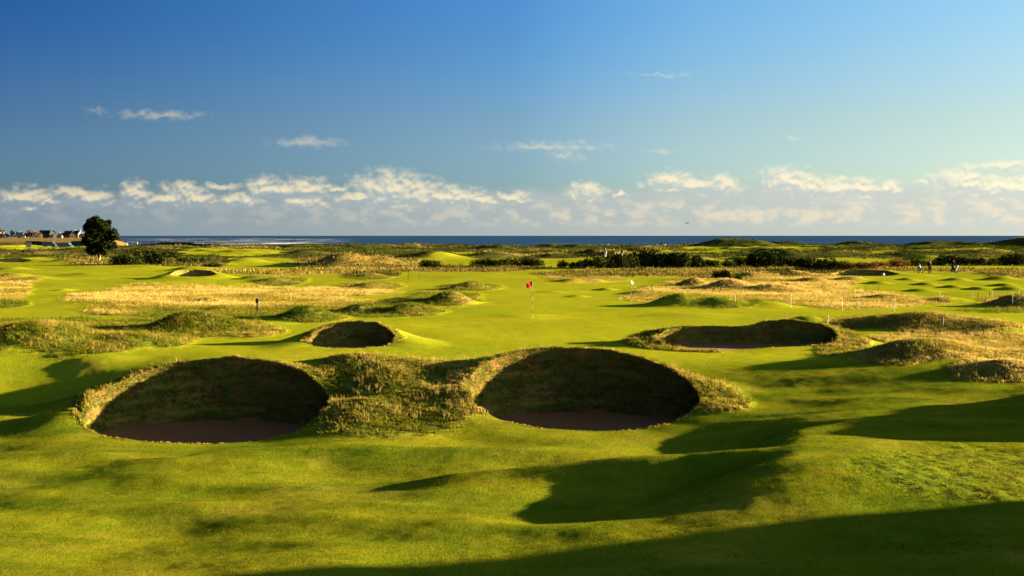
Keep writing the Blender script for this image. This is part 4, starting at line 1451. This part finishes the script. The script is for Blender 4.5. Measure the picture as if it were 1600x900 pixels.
def van(px, y, label, paint, rz):
    x = (px - 800) / F * y
    root = empty('parked_van', (x, y, gz(x, y)), rz)
    tag(root, label, 'van', 'vehicles parked left of the pine')
    b = MB()
    prof = [(-2.3, .35), (2.2, .35), (2.3, .9), (1.75, 1.15), (1.2, 1.9), (-2.2, 1.95), (-2.35, 1.2)]
    lo = [b.bm.verts.new((p[0], -.9, p[1])) for p in prof]; hi = [b.bm.verts.new((p[0], .9, p[1])) for p in prof]
    b.bm.faces.new(lo); b.bm.faces.new(hi[::-1])
    for i in range(len(prof)):
        j = (i + 1) % len(prof); b.bm.faces.new((lo[i], lo[j], hi[j], hi[i]))
    b.build('body', paint, root)
    for wx in (-1.45, 1.45):
        for wy in (-.85, .85):
            MB().tube([(wx, wy - .1, .33), (wx, wy + .1, .33)], .33, 12).build('wheel', BLACK, root)
    MB().poly([(1.1, -.915, 1.2), (1.5, -.915, 1.2), (1.15, -.915, 1.75), (-1.9, -.915, 1.75), (-1.9, -.915, 1.2)]).build('window', GLASSM, root)
van(78, 450, 'dark parked van left one of the two by the netting', plain('dark_blue_paint', (.02, .03, .06), .3, .1, 1, .5), R(4))
van(104, 448, 'dark green parked van right one nearer the pine', plain('dark_green_paint', (.015, .05, .045), .3, .1, 1, .5), R(-6))
def hut(px, y, label):
    x = (px - 800) / F * y
    root = empty('starter_hut', (x, y, gz(x, y)), R(20))
    tag(root, label, 'hut')
    MB().box((0, 0, .9), (1.6, 1.4, 2.0)).build('wall', plain('tarred_board', (.03, .03, .035), .8, .3), root)
    r_ = MB()
    for s_ in (-1, 1):
        r_.poly([(-.95, 0, 2.35), (.95, 0, 2.35), (.95, s_ * .85, 1.85), (-.95, s_ * .85, 1.85)])
    r_.build('roof', SLATE, root)
hut(45, 420, 'small dark hut beside the picket fence at far left')

# ---------------------------------------------------------------- reef and bird
def reef(px, y, w, d, label):
    x = (px - 800) / F * y
    n, m = 50, 12
    a, b = np.meshgrid(np.linspace(-1, 1, n), np.linspace(-1, 1, m), indexing='ij')
    X, Y = x + a * w, y + b * d
    e = np.clip(1 - np.hypot(a, b), 0, 1) ** .5
    Z = SEA_Z - .5 + e * (1.0 + .8 * fbm(X * .03, Y * .05, 3, 4))
    idx = np.arange(n * m).reshape(n, m)
    q = np.stack([idx[:-1, :-1], idx[:-1, 1:], idx[1:, 1:], idx[1:, :-1]], -1).reshape(-1, 4)[:, ::-1]
    o = meshobj('rock_reef', np.stack([X.ravel(), Y.ravel(), Z.ravel()], 1), q, plain('wet_rock', (.035, .03, .03), .6, .4, .2), smooth=False)
    tag(o, label, 'rocks', 'low rock shelves off the shore')
reef(285, 1500, 70, 40, 'long low dark rock shelf off the headland')
reef(345, 1750, 55, 40, 'smaller dark rock shelf farther right off the headland')
reef(215, 1250, 40, 30, 'dark rocks at the foot of the headland')
def bird():
    X, Y, Z = atd(1074, 349, 160)
    root = empty('sea_bird', (X, Y, Z), R(20))
    tag(root, 'single gull gliding low over the sea horizon', 'bird')
    b = MB()
    b.tube([(-.22, 0, 0), (-.1, 0, .02), (.1, 0, .03), (.2, 0, .04), (.27, 0, .03)], [.015, .05, .06, .04, .01], 8)
    for s_ in (-1, 1):
        v = [(-.06, 0, .03), (.08, 0, .04), (.1, s_ * .3, .14), (.02, s_ * .6, .08), (-.04, s_ * .3, .13)]
        lo = [b.bm.verts.new(p) for p in v]; hi = [b.bm.verts.new((p[0], p[1], p[2] + .015)) for p in v]
        b.bm.faces.new(lo); b.bm.faces.new(hi[::-1])
        for i in range(5):
            j = (i + 1) % 5; b.bm.faces.new((lo[i], lo[j], hi[j], hi[i]))
    b.build('body', plain('grey_feather', (.06, .06, .06), .8, .2), root, True)
bird()
